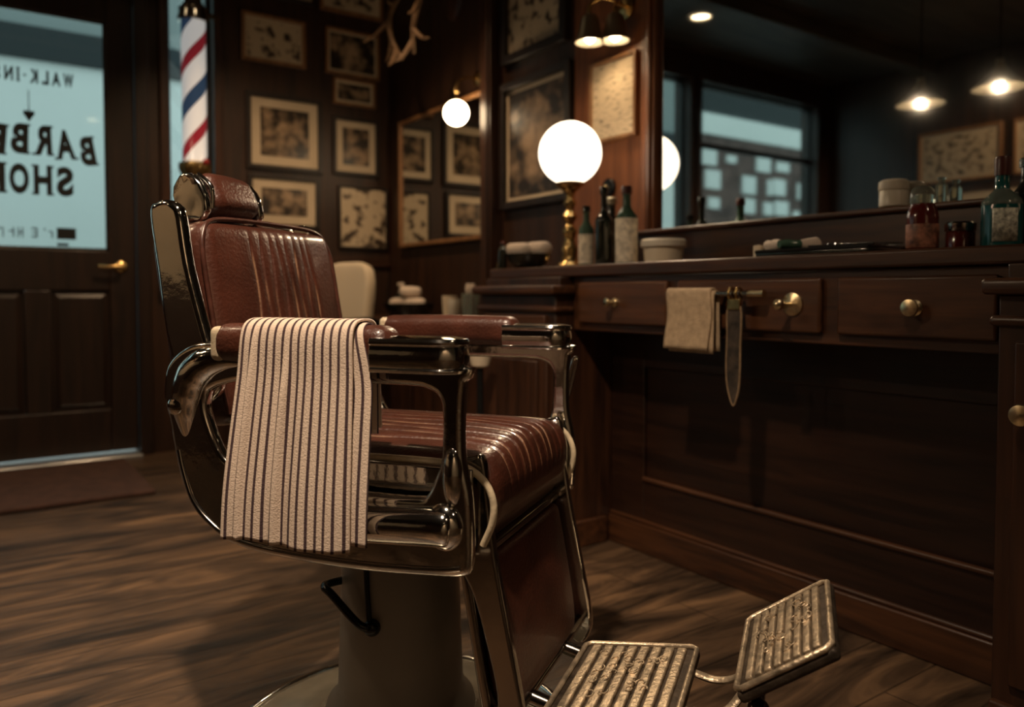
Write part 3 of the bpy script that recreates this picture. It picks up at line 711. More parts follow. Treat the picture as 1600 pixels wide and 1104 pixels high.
path1 = [(-.205, .60), (-.208, .66), (-.212, .735), (-.222, .759), (-.247, .7645), (-.272, .760), (-.283, .740), (-.286, .68), (-.294, .60), (-.302, .52), (-.306, .450)]
tw1 = drape(path1, lambda t_: -.100 - .020*sm(.28, 1, t_), lambda t_: .082 + .006*sm(.3, 1, t_), 96, 8, fold1)
path2 = [(-.222, .60), (-.222, .66), (-.224, .735), (-.230, .753), (-.247, .759), (-.266, .754), (-.275, .736), (-.278, .68), (-.285, .60), (-.292, .52), (-.295, .460)]
tw2 = drape(path2, lambda t_: -.07 - .03*sm(.28, 1, t_), lambda t_: .086 + .026*sm(.3, .6, t_), 70, 6, lambda u, t_: (.004*sin(u*11)*sm(.3, 1, t_), 0), .2, 1.1)
def cloth(mb, name, m, parent, thick):
    o = mb.build(name, m, parent, angle=0, solid=thick)
    ul = o.data.uv_layers.new(name='UVMap')
    for lp in o.data.loops: ul.data[lp.index].uv = mb.uv[lp.vertex_index]
    return o
tow = thing('striped_towel', 'cream and dark striped towel hanging over the near arm of the barber chair', 'towel', (CX, CY, 0), TH)
cloth(tw1, 'outer_fold', M['stripe'], tow, .0035); cloth(tw2, 'inner_fold', M['stripe'], tow, .0035)

# ================================================================== MIRROR STATION ON THE RIGHT WALL
CT = .855
tag(MB().box(1.53, 1.95, .20, 2.335, CT, .890).box(1.95, 2.052, 1.99, 2.335, CT, .890).build('countertop', M['woodY'], bevel=.006, seg=3), 'long dark mahogany countertop under the large mirror', 'countertop')
def knob_mb(c, ln=.030, r=.017, ros=.014):
    mb = MB().lathe([(ros, 0), (ros, .004), (ros*.6, .007), (.0055, .009), (.0055, ln*.55), (r*.7, ln*.65), (r, ln*.85), (r*.92, ln), (r*.4, ln*1.08), (.001, ln*1.1)], n=24)
    return mb.xf(Matrix.Translation(c) @ Matrix.Rotation(-pi/2, 4, 'Y'))
def pedestal(name, label, y0, y1, drawer):
    t = thing(name, label, 'cabinet', (1.48, y0, 0)); w = y1 - y0
    b = MB().box(0, .465, 0, w, 0, .80).box(.02, .465, .005, w - .005, .80, CT - .0005)
    b.build('body', M['woodZ'], t, bevel=.003)
    cap = rbox(.049, w/2 + .020, .0145, .010, (2, 2, 2)).xf(Matrix.Translation((.019, w/2, .8145)))
    cap.build('cap_moulding', M['woodY'], t, merge=True)
    rbox(.0405, w/2 + .012, .0095, .009, (2, 2, 1)).xf(Matrix.Translation((.0275, w/2, .7545))).build('band_moulding', M['woodY'], t, merge=True)
    MB().box(-.012, .208, -.012, w + .0, 0, .085).build('plinth', M['woodY'], t, bevel=.005)
    if drawer:
        d = MB().box(-.014, 0, .04, w - .04, .665, .735).build('drawer', M['woodY'], t, bevel=.004)
        knob_mb((-.014, w*.52, .772 - .07)).build('knob', M['knob'], d)
        d.location.z = .0
        dz = (.12, .64)
    else: dz = (.12, .72)
    st = MB().box(-.012, 0, .03, w - .03, dz[0], dz[1]).build('door', M['woodZ'], t, bevel=.004)
    MB().box(-.018, -.012, .075, w - .075, dz[0] + .05, dz[1] - .05).build('raised_panel', M['woodZ'], st, bevel=.004)
    return t, st
t, d = pedestal('pedestal_cabinet', 'left pedestal cabinet of the mirror station, beside the chair back', 1.89, 2.315, True)
t2, d2 = pedestal('pedestal_cabinet', 'right pedestal cabinet of the mirror station, at the right edge', .215, .634, False)
knob_mb((-.012, .419 - .055, .598), .034, .019).build('knob', M['knob'], d2)
# console between the pedestals: back panel, apron and three drawers
con = thing('drawer_console', 'dark wood console with three drawers and a panelled kneehole', 'drawer unit', (1.55, .635, 0))
cw_ = 1.254
a = MB().box(0, .020, 0, cw_, .690, CT - .001).box(.02, .39, 0, cw_, .700, .712)
a.build('apron', M['woodY'], con, bevel=.003)
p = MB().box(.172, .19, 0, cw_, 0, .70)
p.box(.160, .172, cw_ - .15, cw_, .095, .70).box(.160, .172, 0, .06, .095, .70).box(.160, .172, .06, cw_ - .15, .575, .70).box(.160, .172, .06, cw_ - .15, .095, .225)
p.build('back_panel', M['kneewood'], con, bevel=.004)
MB().box(.148, .172, 0, cw_, 0, .09).box(.152, .172, 0, cw_, .09, .102).build('plinth', M['woodY'], con, bevel=.005)
MB().tube([(.160, .06, .229), (.160, cw_ - .15, .229)], .008, n=10).build('panel_moulding', M['woodY'], con)
drw = []
for (y0, y1) in ((.660, .980), (1.020, 1.442), (1.481, 1.849)):
    d = MB().box(-.016, 0, y0 - .635, y1 - .635, .714, .837).build('drawer', M['drawerwood'], con, bevel=.006, seg=3); drw.append(d)
knob_mb((-.016, .809 - .635, .774), .026, .018, .016).build('knob', M['knob'], drw[0])
kb = knob_mb((-.016, 1.088 - .635, .778), .058, .0125, .026); kb.build('knob', M['knob'], drw[1])
knob_mb((-.016, 1.682 - .635, .777), .034, .014).build('knob', M['knob'], drw[2])
rail = MB().tube([(-.048, 1.15 - .635, .802), (-.048, 1.445 - .635, .802)], .0065).tube([(-.048, 1.43 - .635, .802), (-.016, 1.43 - .635, .802)], .006).tube([(-.048, 1.275 - .635, .802), (-.016, 1.275 - .635, .802)], .006)
rl = rail.build('towel_rail', M['dkchrome'], drw[1])
MB().tube([(-.048, 1.142 - .635, .802), (-.048, 1.150 - .635, .802), (-.048, 1.185 - .635, .802)], [.009, .0085, .0085]).build('rail_end', M['knob'], drw[1])
# beige hand towel on the rail
tb = drape([(.020, .665), (.016, .74), (.013, .795), (.007, .811), (0, .814), (-.008, .811), (-.013, .795), (-.015, .74), (-.020, .662)], lambda t_: 0, lambda t_: 1, 16, 5, lambda u, t_: (.002*sin(u*9)*t_, 0))
tb.v = [(1.502 + y, 1.288 + .145*x + (.004*sin(z*40)), z) for x, y, z in tb.v]
hand = thing('hand_towel', 'small beige towel folded over the rail on the middle drawer', 'towel', (0, 0, 0))
cloth(tb, 'outer_fold', M['linen'], hand, .006)
tb2 = drape([(.014, .66), (.011, .74), (.010, .79), (.005, .806), (0, .808), (-.005, .806), (-.009, .79), (-.009, .74), (-.011, .655)], lambda t_: 0, lambda t_: 1, 12, 4, lambda u, t_: (0, 0))
tb2.v = [(1.502 + y, 1.281 + .145*x, z) for x, y, z in tb2.v]
cloth(tb2, 'inner_fold', M['linen'], hand, .004)
# strop
so = thing('razor_strop', 'dark leather razor strop hanging from the rail beside the beige towel', 'strop', (1.50, 1.222, .80))
st = plate2d([smooth2([(-.018, -.03), (.018, -.03), (.020, -.10), (.022, -.17), (.018, -.22), (.002, -.264), (-.008, -.25), (-.017, -.21), (-.019, -.12)])], .003, .001)
st.v = [(y - .002, x, z) for x, y, z in st.v]; st.build('strap', M['strop'], so)
edge_pts = smooth2([(-.018, -.03), (.018, -.03), (.020, -.10), (.022, -.17), (.018, -.22), (.002, -.264), (-.008, -.25), (-.017, -.21), (-.019, -.12)])
MB().tube([(-.004, a, b_) for a, b_ in edge_pts], .0024, n=6, closed=True).build('stitched_edge', M['edge'], so)
MB().tube([(.012*cos(q), -.010 + .0*q, .002 + .014*sin(q)) for q in [2*pi*i/16 for i in range(16)]], .0035, n=8, closed=True).tube([(.012*cos(q), .012, .002 + .014*sin(q)) for q in [2*pi*i/16 for i in range(16)]], .0035, n=8, closed=True).box(-.008, .002, -.018, .018, -.036, -.010).build('clip', M['brass'], so, bevel=.002)

# ------------------------------------------------------------------ large mirror
mir = thing('wall_mirror', 'large mahogany framed mirror over the long countertop', 'mirror', (1.95, .20, .89))
L = 1.765
MB().box(0, .006, 0, L - .045, .125, 1.72).build('mirror_glass', M['mirror'], mir, smooth=False)
MB().box(-.022, .0, L - .045, L, .115, 1.76).box(0, .118, L - .045, L, .0, 1.76).box(-.030, -.020, L - .030, L - .012, .115, 1.76).box(-.022, .0, 0, L, 1.70, 1.76).build('mirror_frame', M['redwood'], mir, bevel=.004)
MB().box(-.060, .0, 0, L, .0, .112).build('backsplash', M['drawerwood'], mir, bevel=.003)
rbox(.045, L/2, .0075, .006, (1, 2, 1)).xf(Matrix.Translation((-.032, L/2, .1195))).build('ledge', M['drawerwood'], mir, merge=True)
MB().box(.007, .118, 0, L - .046, .0, 1.75).build('mirror_backing', M['woodZ'], mir, smooth=False)
# smaller mirror down the wall
m2 = thing('wall_mirror', 'smaller thin framed mirror near the corner, behind the small globe lamp', 'mirror', (X_R, 3.14, 1.068))
MB().box(-.028, -.022, .02, .89, .02, .69).build('mirror_glass', M['mirror'], m2, smooth=False)
MB().box(-.040, 0, 0, .02, 0, .71).box(-.040, 0, .89, .91, 0, .71).box(-.040, 0, .02, .89, 0, .02).box(-.040, 0, .02, .89, .69, .71).build('mirror_frame', M['oak'], m2, bevel=.003)
MB().box(-.020, 0, .02, .89, .02, .69).build('mirror_backing', M['woodZ'], m2, smooth=False)

# ------------------------------------------------------------------ pictures
def picture(name, label, wall, a0, a1, z0, z1, fw, fm, mw, style, seed, group=None, cat='picture', d=.022):
    w, h = a1 - a0, z1 - z0
    if wall == 'back': t = thing(name, label, cat, (a0, Y_B, z0), 0, group)
    elif wall == 'right': t = thing(name, label, cat, (X_R, a1, z0), -pi/2, group)
    else: t = thing(name, label, cat, (X_L, a0, z0), pi/2, group)
    MB().box(0, fw, -d, 0, 0, h).box(w - fw, w, -d, 0, 0, h).box(fw, w - fw, -d, 0, 0, fw).box(fw, w - fw, -d, 0, h - fw, h).build('frame', fm, t, bevel=.003)
    if mw > 0:
        MB().box(fw, w - fw, -.010, 0, fw, h - fw).build('mount', M['mount'], t, smooth=False)
    q = fw + mw
    MB().box(q, w - q, -.0125, -.001, q, h - q).build('print', art(seed, style, 9 if seed == 11 else 17), t, smooth=False)
    return t
BK, OK_ = M['blackwood'], M['oak']
picture('framed_picture', 'wide sepia street print in a wooden frame, high left beside the barber pole', 'back', 1.212, 1.560, 2.045, 2.300, .018, OK_, .012, 'print', 1)
picture('framed_picture', 'dark group photograph in a pale narrow frame, above the small overlapped print', 'back', 1.676, 2.004, 2.048, 2.308, .016, OK_, .012, 'photo', 2)
picture('framed_picture', 'small wide print tucked under the dark group photograph', 'back', 1.720, 1.978, 1.882, 2.034, .014, OK_, .016, 'photo', 3)
picture('framed_picture', 'large portrait with broad cream mount in a black frame, above the headrest', 'back', 1.232, 1.652, 1.475, 1.885, .026, BK, .050, 'photo', 4)
picture('framed_picture', 'upright portrait with cream mount in a black frame, right of the large portrait', 'back', 1.716, 1.996, 1.485, 1.815, .020, BK, .040, 'photo', 5)
picture('framed_picture', 'landscape photograph with wide cream mount in a black frame, just right of the headrest', 'back', 1.240, 1.632, 1.163, 1.448, .022, BK, .048, 'photo', 6)
picture('framed_picture', 'cream sheet of scattered small sketches in a thin black frame, low by the corner', 'back', 1.745, 2.052, 1.063, 1.428, .014, BK, .0, 'print', 7)
picture('framed_picture', 'print cut off by the top of the photo, above the dark group photograph', 'back', 1.648, 2.028, 2.395, 2.640, .018, OK_, .020, 'print', 8)
picture('framed_picture', 'dark framed print cut off by the top edge, above the street print', 'back', 1.330, 1.615, 2.402, 2.640, .016, BK, .014, 'print', 9)
picture('framed_picture', 'cream map-like print in a heavy black frame, cut off above the collage picture', 'right', 2.545, 3.020, 1.850, 2.420, .040, BK, .0, 'print', 10, d=.035)
picture('framed_picture', 'large collage of barbershop photographs in a black frame, behind the globe lamp', 'right', 2.515, 3.030, 1.190, 1.765, .034, BK, .020, 'photo', 11, d=.035)
t = picture('certificate', 'cream certificate in a light wooden frame under the twin wall lamp', 'right', 2.125, 2.388, 1.390, 1.705, .014, M['oak'], .0, 'text', 12, cat='certificate')
t.location.x = 2.0545
picture('framed_picture', 'wide pale print on the far wall, left of two reflected in the large mirror', 'left', 2.78, 3.42, 1.70, 2.12, .022, OK_, .03, 'print', 13)
picture('framed_picture', 'wide pale print on the far wall, right of two reflected in the large mirror', 'left', 2.07, 2.70, 1.70, 2.12, .022, OK_, .03, 'print', 14)

# ------------------------------------------------------------------ lamps
lamp = thing('table_lamp', 'lit white globe lamp on a turned brass stem, standing on the counter', 'lamp', (1.755, 2.16, .890))
MB().ball((0, 0, .408), .111, 28).build('globe', M['globe'], lamp)
MB().lathe([(.050, 0), (.052, .008), (.044, .018), (.030, .028), (.026, .05), (.030, .07), (.022, .09), (.017, .105), (.022, .12), (.027, .135), (.020, .15), (.012, .16), (.020, .172), (.028, .185), (.020, .198), (.012, .208), (.017, .22), (.024, .232), (.017, .245), (.012, .256), (.020, .272), (.036, .286), (.050, .296), (.052, .304), (.046, .306)], n=36).build('stem', M['brass'], lamp, angle=60)

def shade(c, r0, r1, h, parent, bulbmat, bulb_r, drop):
    prof = [(r0, h), (r0*1.25, h*.86), (r0 + (r1 - r0)*.45, h*.45), (r1*.94, h*.06), (r1, 0)]
    v = MB(); n = 36
    for P, nm, m in ((prof, 'shade', M['shade']), ([(a - .0025, z - .0012) for a, z in prof], 'shade_lining', M['shadein'])):
        mb = MB()
        for a, z in P:
            for k in range(n): mb.v.append((c[0] + a*cos(2*pi*k/n), c[1] + a*sin(2*pi*k/n), c[2] + z))
        for j in range(len(P) - 1):
            for k in range(n): mb.f.append((j*n + k, j*n + (k + 1) % n, (j + 1)*n + (k + 1) % n, (j + 1)*n + k))
        mb.build(nm, m, parent, angle=70)
    MB().lathe([(.004, -.0), (bulb_r*.7, bulb_r*.35), (bulb_r, bulb_r*1.0), (bulb_r*.85, bulb_r*1.7), (bulb_r*.5, bulb_r*2.5), (bulb_r*.45, bulb_r*3)], (c[0], c[1], c[2] - drop), n=20).build('bulb', bulbmat, parent)
ws = thing('wall_lamp', 'twin wall lamp with two small metal bell shades above the certificate', 'lamp', (1.90, 2.205, 1.728))
shade((0, .020, 0), .026, .056, .095, ws, M['bulbs'], .022, .004)
shade((.075, -.035, .006), .026, .054, .095, ws, M['bulbs'], .022, .004)
MB().tube(catmull([(0, .020, .092), (0, .020, .135), (.04, .0, .165), (.10, -.01, .16), (.153, -.01, .15)], 6), .007).tube(catmull([(.075, -.035, .098), (.075, -.035, .13), (.10, -.02, .155), (.153, -.01, .15)], 6), .006).build('arm', M['brass'], ws)
MB().lathe([(.045, 0), (.045, .008), (.02, .018), (.01, .02)], n=28).xf(Matrix.Translation((.154, -.01, .15)) @ Matrix.Rotation(-pi/2, 4, 'Y')).build('back_plate', M['brass'], ws)
spot('wall_lamp_light', (1.90, 2.225, 1.712), (2.0, 2.23, 1.0), 2, (1.0, 0.72, 0.44), 140, 0.6, 0.02)
spot('wall_lamp_light', (1.90, 2.225, 1.710), (1.30, 1.65, 0.6), 26, (1.0, 0.74, 0.47), 115, 0.8, 0.02)
g2 = thing('wall_lamp', 'small lit globe lamp on a curled brass bracket over the corner mirror', 'lamp', (1.93, 3.235, 1.665))
MB().ball((0, 0, 0), .060, 22).build('globe', M['globe2'], g2)
MB().tube(catmull([(0, 0, .055), (0, 0, .10), (.02, .02, .15), (.07, .03, .185), (.138, .03, .19)], 6), .007).ball((0, 0, .105), .014).build('bracket', M['brass'], g2)
MB().lathe([(.034, 0), (.034, .006), (.012, .014)], n=24).xf(Matrix.Translation((.1395, .03, .19)) @ Matrix.Rotation(-pi/2, 4, 'Y')).build('back_plate', M['brass'], g2)
for i, (px, py, pz) in enumerate(((-.59, 2.36, 1.885), (-.49, 1.90, 1.865))):
    t = thing('pendant_lamp', ('conical pendant lamp reflected in the large mirror, the lower left one', 'conical pendant lamp reflected in the large mirror, the higher right one')[i], 'lamp', (px, py, pz), 0, 'conical pendant lamps')
    shade((0, 0, 0), .030, .128, .105, t, M['bulb'], .028, -.014)
    MB().tube([(0, 0, .10), (0, 0, .15)], [.026, .018]).build('socket', M['shade'], t)
    spot('pendant_light', (px, py, pz + .004), (px, py, 0), 12, (1.0, 0.74, 0.48), 172, 0.1, 0.012)
    MB().tube([(0, 0, .15), (0, 0, Z_C - pz)], .004, n=8).build('cord', M['black'], t)
for i, (x, y, lb) in enumerate(((-.24, 3.69, 'round ceiling downlight reflected at the upper left of the large mirror'), (.02, .56, 'round ceiling downlight above the barber chair'), (-2.05, 1.65, 'added unseen ceiling downlight brightening the wall of pale prints'), (1.05, 3.0, 'added unseen ceiling downlight for the picture wall'), (1.15, -1.05, 'added unseen ceiling downlight behind the camera, by the mirror side'), (-.60, -1.75, 'added unseen ceiling downlight brightening the cream end wall'))):  # those labelled unseen are added to brighten pictures, leather and chrome
    t = thing('ceiling_downlight', lb, 'ceiling light', (x, y, Z_C), 0)
    MB().lathe([(.062, 0), (.085, 0), (.085, -.010), (.066, -.014), (.062, 0)], n=32).build('rim', M['shade'], t)
    MB().lathe([(.002, -.004), (.062, -.004), (.062, -.001), (.002, -.001)], n=28).build('diffuser', M['down'], t, smooth=False)

# ------------------------------------------------------------------ barber pole by the side window
bp = thing('barber_pole', 'lit barber pole with red, white and blue spiral stripes in the side window', 'barber pole', (.953, 4.16, 1.86))
MB().lathe([(.058, -.40), (.058, .305)], n=40).build('striped_cylinder', M['pole'], bp)
MB().lathe([(.072, .300), (.075, .315), (.066, .345), (.070, .365), (.050, .39), (.040, .415), (.058, .445), (.055, .475), (.02, .505), (.004, .51)], n=36).build('top_cap', M['chrome'], bp)
MB().lathe([(.02, -.56), (.045, -.54), (.060, -.50), (.066, -.46), (.078, -.43), (.078, -.405), (.064, -.395)], n=36).build('bottom_cap', M['brass'], bp)
MB().ball((.035, -.075, -.40), .016).build('pilot_light', M['red'], bp)
MB().tube([(.05, 0, -.45), (.10, .035, -.45), (.13, .060, -.45)], .012).tube([(.05, 0, .36), (.10, .035, .36), (.13, .060, .36)], .012).build('bracket', M['brass'], bp)

# ------------------------------------------------------------------ antlers in the corner
an = thing('antler_trophy', 'pale brown antlers hanging high on the wall in the corner above the small mirror', 'antlers', (X_R, 3.48, 2.33))
MB().lathe([(.10, 0), (.105, .01), (.09, .022), (.03, .024)], n=28, sx=1.5).xf(Matrix.Translation((-.0005, 0, .02)) @ Matrix.Rotation(-pi/2, 4, 'Y')).build('shield', M['woodZ'], an)
def antler(s):
    mb = MB(); base = [(-.02, s*.03, .05), (-.10, s*.10, .12), (-.20, s*.16, .04), (-.28, s*.17, -.10), (-.30, s*.12, -.24), (-.27, s*.06, -.36)]
    C_ = catmull(base, 6); mb.tube(C_, [.022 - .012*i/len(C_) for i in range(len(C_))], n=10)
    for k, d in ((9, (-.13, s*.04, .02)), (15, (-.10, -s*.10, -.06)), (20, (-.10, s*.09, -.10)), (25, (.02, s*.12, -.07)), (27, (-.07, -s*.05, -.10))):
        q = C_[k]; mb.tube(catmull([q, q + Vector(d)*.55 + Vector((0, 0, -.015)), q + Vector(d)], 5), [.015 - .0011*i for i in range(11)], n=8)
    return mb
for s in (-1, 1): antler(s).build('antler', M['bone'], an)
sw = thing('wall_switch', 'round dark wall switch on the red panel right of the globe lamp', 'switch', (2.0545, 2.285, 1.215))
MB().lathe([(.036, 0), (.036, .008), (.030, .014), (.012, .016)], n=28).xf(Matrix.Rotation(-pi/2, 4, 'Y')).build('plate', M['black'], sw)
MB().ball((-.020, 0, -.004), .013).build('boss', M['knob'], sw)

# ------------------------------------------------------------------ bottles and jars on the counter
def bottle(name, label, loc, r, h, body, cap=None, neck=.32, lab=None, labz=(.12, .55), capm=None, shoulder=.62, cat='bottle', liquid=None, group=None):
    t = thing(name, label, cat, loc, random.random()*6, group)
    hb = h*shoulder; rn = r*neck
    MB().lathe([(r*.55, 0), (r*.95, .001), (r, .006), (r, hb*.97), (r*.93, hb + .006), (r*.66, hb + r*.55), (rn*1.15, hb + r*.95), (rn, hb + r*1.15), (rn, h*.92), (rn*1.2, h*.925), (rn*1.2, h*.94)], n=32).build('body', body, t, angle=50)
    MB().lathe([(rn*1.28, h*.90), (rn*1.30, h*.985), (rn*1.1, h), (.001, h)], n=24).build('cap', capm or M['black'], t)
    if lab:
        MB().lathe([(r*1.005, hb*labz[0]), (r*1.018, hb*labz[0] + .001), (r*1.018, hb*labz[1]), (r*1.005, hb*labz[1] + .001)], n=32).build('label', lab, t)
    return t
LAB = mat('printed_label', (0.74, 0.66, 0.52), 0.6, var=0.35, vscale=70)
LABW = mat('speckled_label', (0.50, 0.50, 0.42), 0.5, var=0.75, vscale=110)
CZ = .890
bottle('bottle', 'green glass bottle with a tall cream label and pale stopper, nearest the mirror frame', (1.68, 1.79, CZ), .034, .245, M['greenglass'], neck=.36, lab=LAB, labz=(.06, .98), capm=M['capred'], shoulder=.60)
bottle('bottle', 'small clear bottle with a white label, right beside the lamp stem', (1.70, 2.005, CZ), .026, .205, M['greenglass'], neck=.4, lab=LAB, labz=(.10, .86), capm=M['darkglass'], shoulder=.62)
bottle('bottle', 'tall black bottle standing between the two labelled bottles', (1.715, 1.935, CZ), .029, .262, M['darkglass'], neck=.36, capm=M['darkglass'], shoulder=.58)
bottle('bottle', 'dark round-shouldered bottle at the back, behind the tall black bottle', (1.86, 2.06, CZ), .034, .25, M['darkglass'], neck=.45, capm=M['shade'], shoulder=.6)
tb_ = thing('tub', 'low cream tub with a white lid on the counter right of the labelled bottle', 'tub', (1.72, 1.672, CZ))
MB().lathe([(.05, 0), (.056, .002), (.060, .05), (.058, .056)], n=36).build('body', M['cream'], tb_)
MB().lathe([(.066, .052), (.068, .054), (.068, .070), (.062, .076), (.002, .078)], n=36).build('lid', M['white'], tb_)
bk = thing('bowl', 'dark bowl holding rolled towels at the left end of the counter', 'bowl', (1.63, 2.235, CZ))
MB().lathe([(.045, 0), (.055, .004), (.072, .03), (.078, .052), (.074, .052), (.066, .03), (.045, .010), (.001, .009)], n=36).build('body', M['darkglass'], bk)
for i, (dx, dy, rz, lb) in enumerate(((-.022, .030, .3, 'rolled white towel in the dark bowl, the left one'), (.022, -.028, .15, 'rolled white towel in the dark bowl, the right one'))):
    o = rbox(.028, .052, .025, .024, (2, 4, 2)).xf(Matrix.Translation((1.63 + dx, 2.235 + dy, CZ + .068 + .003*i)) @ Matrix.Rotation(rz, 4, 'Z')).build('rolled_towel', M['terry'], None, merge=True)
    tag(o, lb, 'towel', 'rolled towels in the bowl')
bottle('bottle', 'slim dark bottle at the far left end of the counter, beside the bowl', (1.565, 2.305, CZ), .016, .10, M['darkglass'], capm=M['redglass'], shoulder=.65)
# right group
rb_ = thing('bottle', 'red bottle with a rose label and a clear domed stopper, on the counter', 'bottle', (1.72, .895, CZ), 2.4)
MB().lathe([(.02, 0), (.031, .001), (.032, .006), (.032, .078), (.029, .094), (.024, .104), (.024, .108)], n=36).build('body', M['redglass'], rb_, angle=60)
MB().lathe([(.0325, .012), (.0328, .013), (.0328, .062), (.0325, .063)], n=36).build('label', M['pinkliq'], rb_)
MB().lathe([(.024, .108), (.025, .112), (.025, .128), (.022, .140), (.014, .147), (.002, .149)], n=32).build('stopper', M['clear'], rb_, angle=60)
bb = thing('bottle', 'teal bottle with a pale printed label and long neck, at the right end', 'bottle', (1.72, .735, CZ), .9)
MB().lathe([(.02, 0), (.036, .001), (.037, .006), (.037, .088), (.034, .100), (.022, .113), (.0135, .122), (.0125, .165), (.014, .167)], n=40).build('body', M['teal'], bb, angle=60)
MB().lathe([(.0372, .090), (.0345, .101), (.0222, .1135), (.0138, .1225)], n=40).build('shoulder', M['clear'], bb)
MB().lathe([(.0145, .150), (.0150, .182), (.013, .188), (.001, .189)], n=28).build('cap', M['capred'], bb)
lb_ = MB(); nn = 14
for i in range(nn + 1):
    a_ = -2.55 + 1.25*(i/nn - .5) - .9
    for z in (.016, .082): lb_.v.append((.0376*cos(a_), .0376*sin(a_), z))
for i in range(nn): lb_.f.append((2*i, 2*i + 2, 2*i + 3, 2*i + 1))
lb_.build('label', LABW, bb, solid=.0006)
bottle('bottle', 'dark bottle with a ribbed glass top, half cut off at the right edge', (1.79, .715, CZ), .030, .19, M['darkglass'], neck=.45, capm=M['clear'], shoulder=.6)
jr = thing('jar', 'short glass jar with an amber filling and dark lid, between the red and teal bottles', 'jar', (1.735, .822, CZ))
MB().lathe([(.024, 0), (.028, .002), (.028, .040), (.025, .045)], n=32).build('body', M['redglass'], jr)
MB().lathe([(.029, .044), (.030, .046), (.030, .060), (.026, .064), (.001, .065)], n=32).build('lid', M['dkchrome'], jr)
# jars on the mirror ledge
LZ = 1.018
wj = thing('jar', 'white lidded jar on the ledge at the foot of the large mirror', 'jar', (1.912, 1.068, LZ))
MB().lathe([(.030, 0), (.034, .003), (.034, .040), (.031, .044)], n=32).build('body', M['white'], wj)
MB().lathe([(.035, .043), (.036, .046), (.035, .064), (.028, .069), (.001, .070)], n=32).build('lid', M['white'], wj)
bottle('bottle', 'tiny pale glass bottle on the mirror ledge right of the white jar', (1.915, .952, LZ), .014, .062, M['clear'], neck=.5, capm=M['clear'], shoulder=.6)
# tray of tools
ty = thing('tool_tray', 'low dark tray of barber tools lying on the counter left of the red bottle', 'tray', (1.635, 1.07, CZ))
rbox(.075, .145, .006, .005, (2, 2, 1)).xf(Matrix.Translation((0, 0, .006))).build('base', M['darkglass'], ty, merge=True)
MB().tube([(-.072, -.142, .012), (.072, -.142, .012), (.072, .142, .012), (-.072, .142, .012)], .005, closed=True, n=8).build('lip', M['black'], ty)
o = MB()
o.box(-.012, .012, -.075, .075, 0, .010)
for i in range(30): o.box(.012, .028, -.073 + i*.0049, -.0708 + i*.0049, .002, .008)
tag(o.build('comb', M['black'], bevel=.001), 'black comb lying in the tool tray', 'comb'); o = COL.objects['comb']; o.location = (1.60, 1.01, CZ + .0125); o.rotation_euler = (0, 0, .12)
br = thing('shaving_brush', 'shaving brush with pale bristles lying in the tool tray', 'brush', (1.615, 1.13, CZ + .028), -1.9)
MB().tube([(0, -.055, 0), (0, -.03, 0), (0, -.012, 0), (0, 0, 0)], [.009, .013, .010, .012]).build('handle', M['greenglass'], br)
MB().tube([(0, 0, 0), (0, .02, 0), (0, .045, 0), (0, .052, 0)], [.011, .015, .019, .014]).build('bristles', M['terry'], br)
sz = thing('scissors', 'open steel scissors resting on the tool tray', 'scissors', (1.66, .985, CZ + .020), .35)
MB().tube([(0, -.07, 0), (.004, 0, .001), (.010, .05, 0)], [.0015, .004, .003], n=8).tube([(.010, -.07, .004), (.004, 0, .005), (-.004, .05, .004)], [.0015, .004, .003], n=8).build('blades', M['chrome'], sz)
MB().tube([(.018 + .013*cos(q), .066 + .016*sin(q), .001) for q in [2*pi*i/18 for i in range(18)]], .003, closed=True, n=8).tube([(-.013 + .013*cos(q), .066 + .016*sin(q), .004) for q in [2*pi*i/18 for i in range(18)]], .003, closed=True, n=8).build('finger_loops', M['chrome'], sz)
o = thing('straight_razor', 'straight razor with a pale handle lying on the tool tray', 'razor', (1.655, 1.06, CZ + .020), .25)
rbox(.008, .065, .006, .005, (1, 3, 1)).build('handle', M['cream'], o, merge=True)
MB().box(-.004, .012, .06, .12, -.002, .001).build('blade', M['chrome'], o)
o = rbox(.020, .026, .013, .012, (4, 4, 3), lambda x, y, z, a, b_, c: (x + .003*mn.noise((x*90, y*90, z*90)), y, z + .006*mn.noise((x*70, y*70, 2.2)))).build('crumpled_cloth', M['terry'], None, merge=True)
o.location = (1.60, 1.185, CZ + .0265); tag(o, 'crumpled white cloth at the left end of the tool tray', 'cloth')
jl = thing('jar', 'tiny cream pot at the left end of the tool tray', 'jar', (1.60, 1.235, CZ))
MB().lathe([(.010, 0), (.012, .001), (.012, .030), (.001, .032)], n=20).build('body', M['cream'], jl)

# ------------------------------------------------------------------ second station by the corner
c2 = thing('cabinet', 'low dark cabinet under the smaller mirror, behind the barber chair', 'cabinet', (1.72, 2.40, 0))
MB().box(.02, .332, .02, 1.80, 0, .655).build('body', M['woodZ'], c2, bevel=.003)
MB().box(-.01, .332, 0, 1.82, .655, .680).build('worktop', M['woodY'], c2, bevel=.005)
for i in range(4):
    d = MB().box(.006, .02, .04 + i*.44, .45 + i*.44, .06, .62).build('door', M['woodZ'], c2, bevel=.004)
    knob_mb((.006, .40 + i*.44, .45), .022, .012, .01).build('knob', M['knob'], d)
Z2 = .680
tw = [(0.0, 'folded cream towels stacked on the low cabinet, bottom one', .028), (.030, 'folded cream towel on top of the stack on the low cabinet', .026)]
bz = thing('bowl', 'wide dark basin on the low cabinet, holding cream towels', 'bowl', (1.87, 3.62, Z2))
MB().lathe([(.08, 0), (.10, .006), (.13, .05), (.135, .075), (.128, .075), (.10, .016), (.001, .014)], n=40).build('body', M['darkglass'], bz)
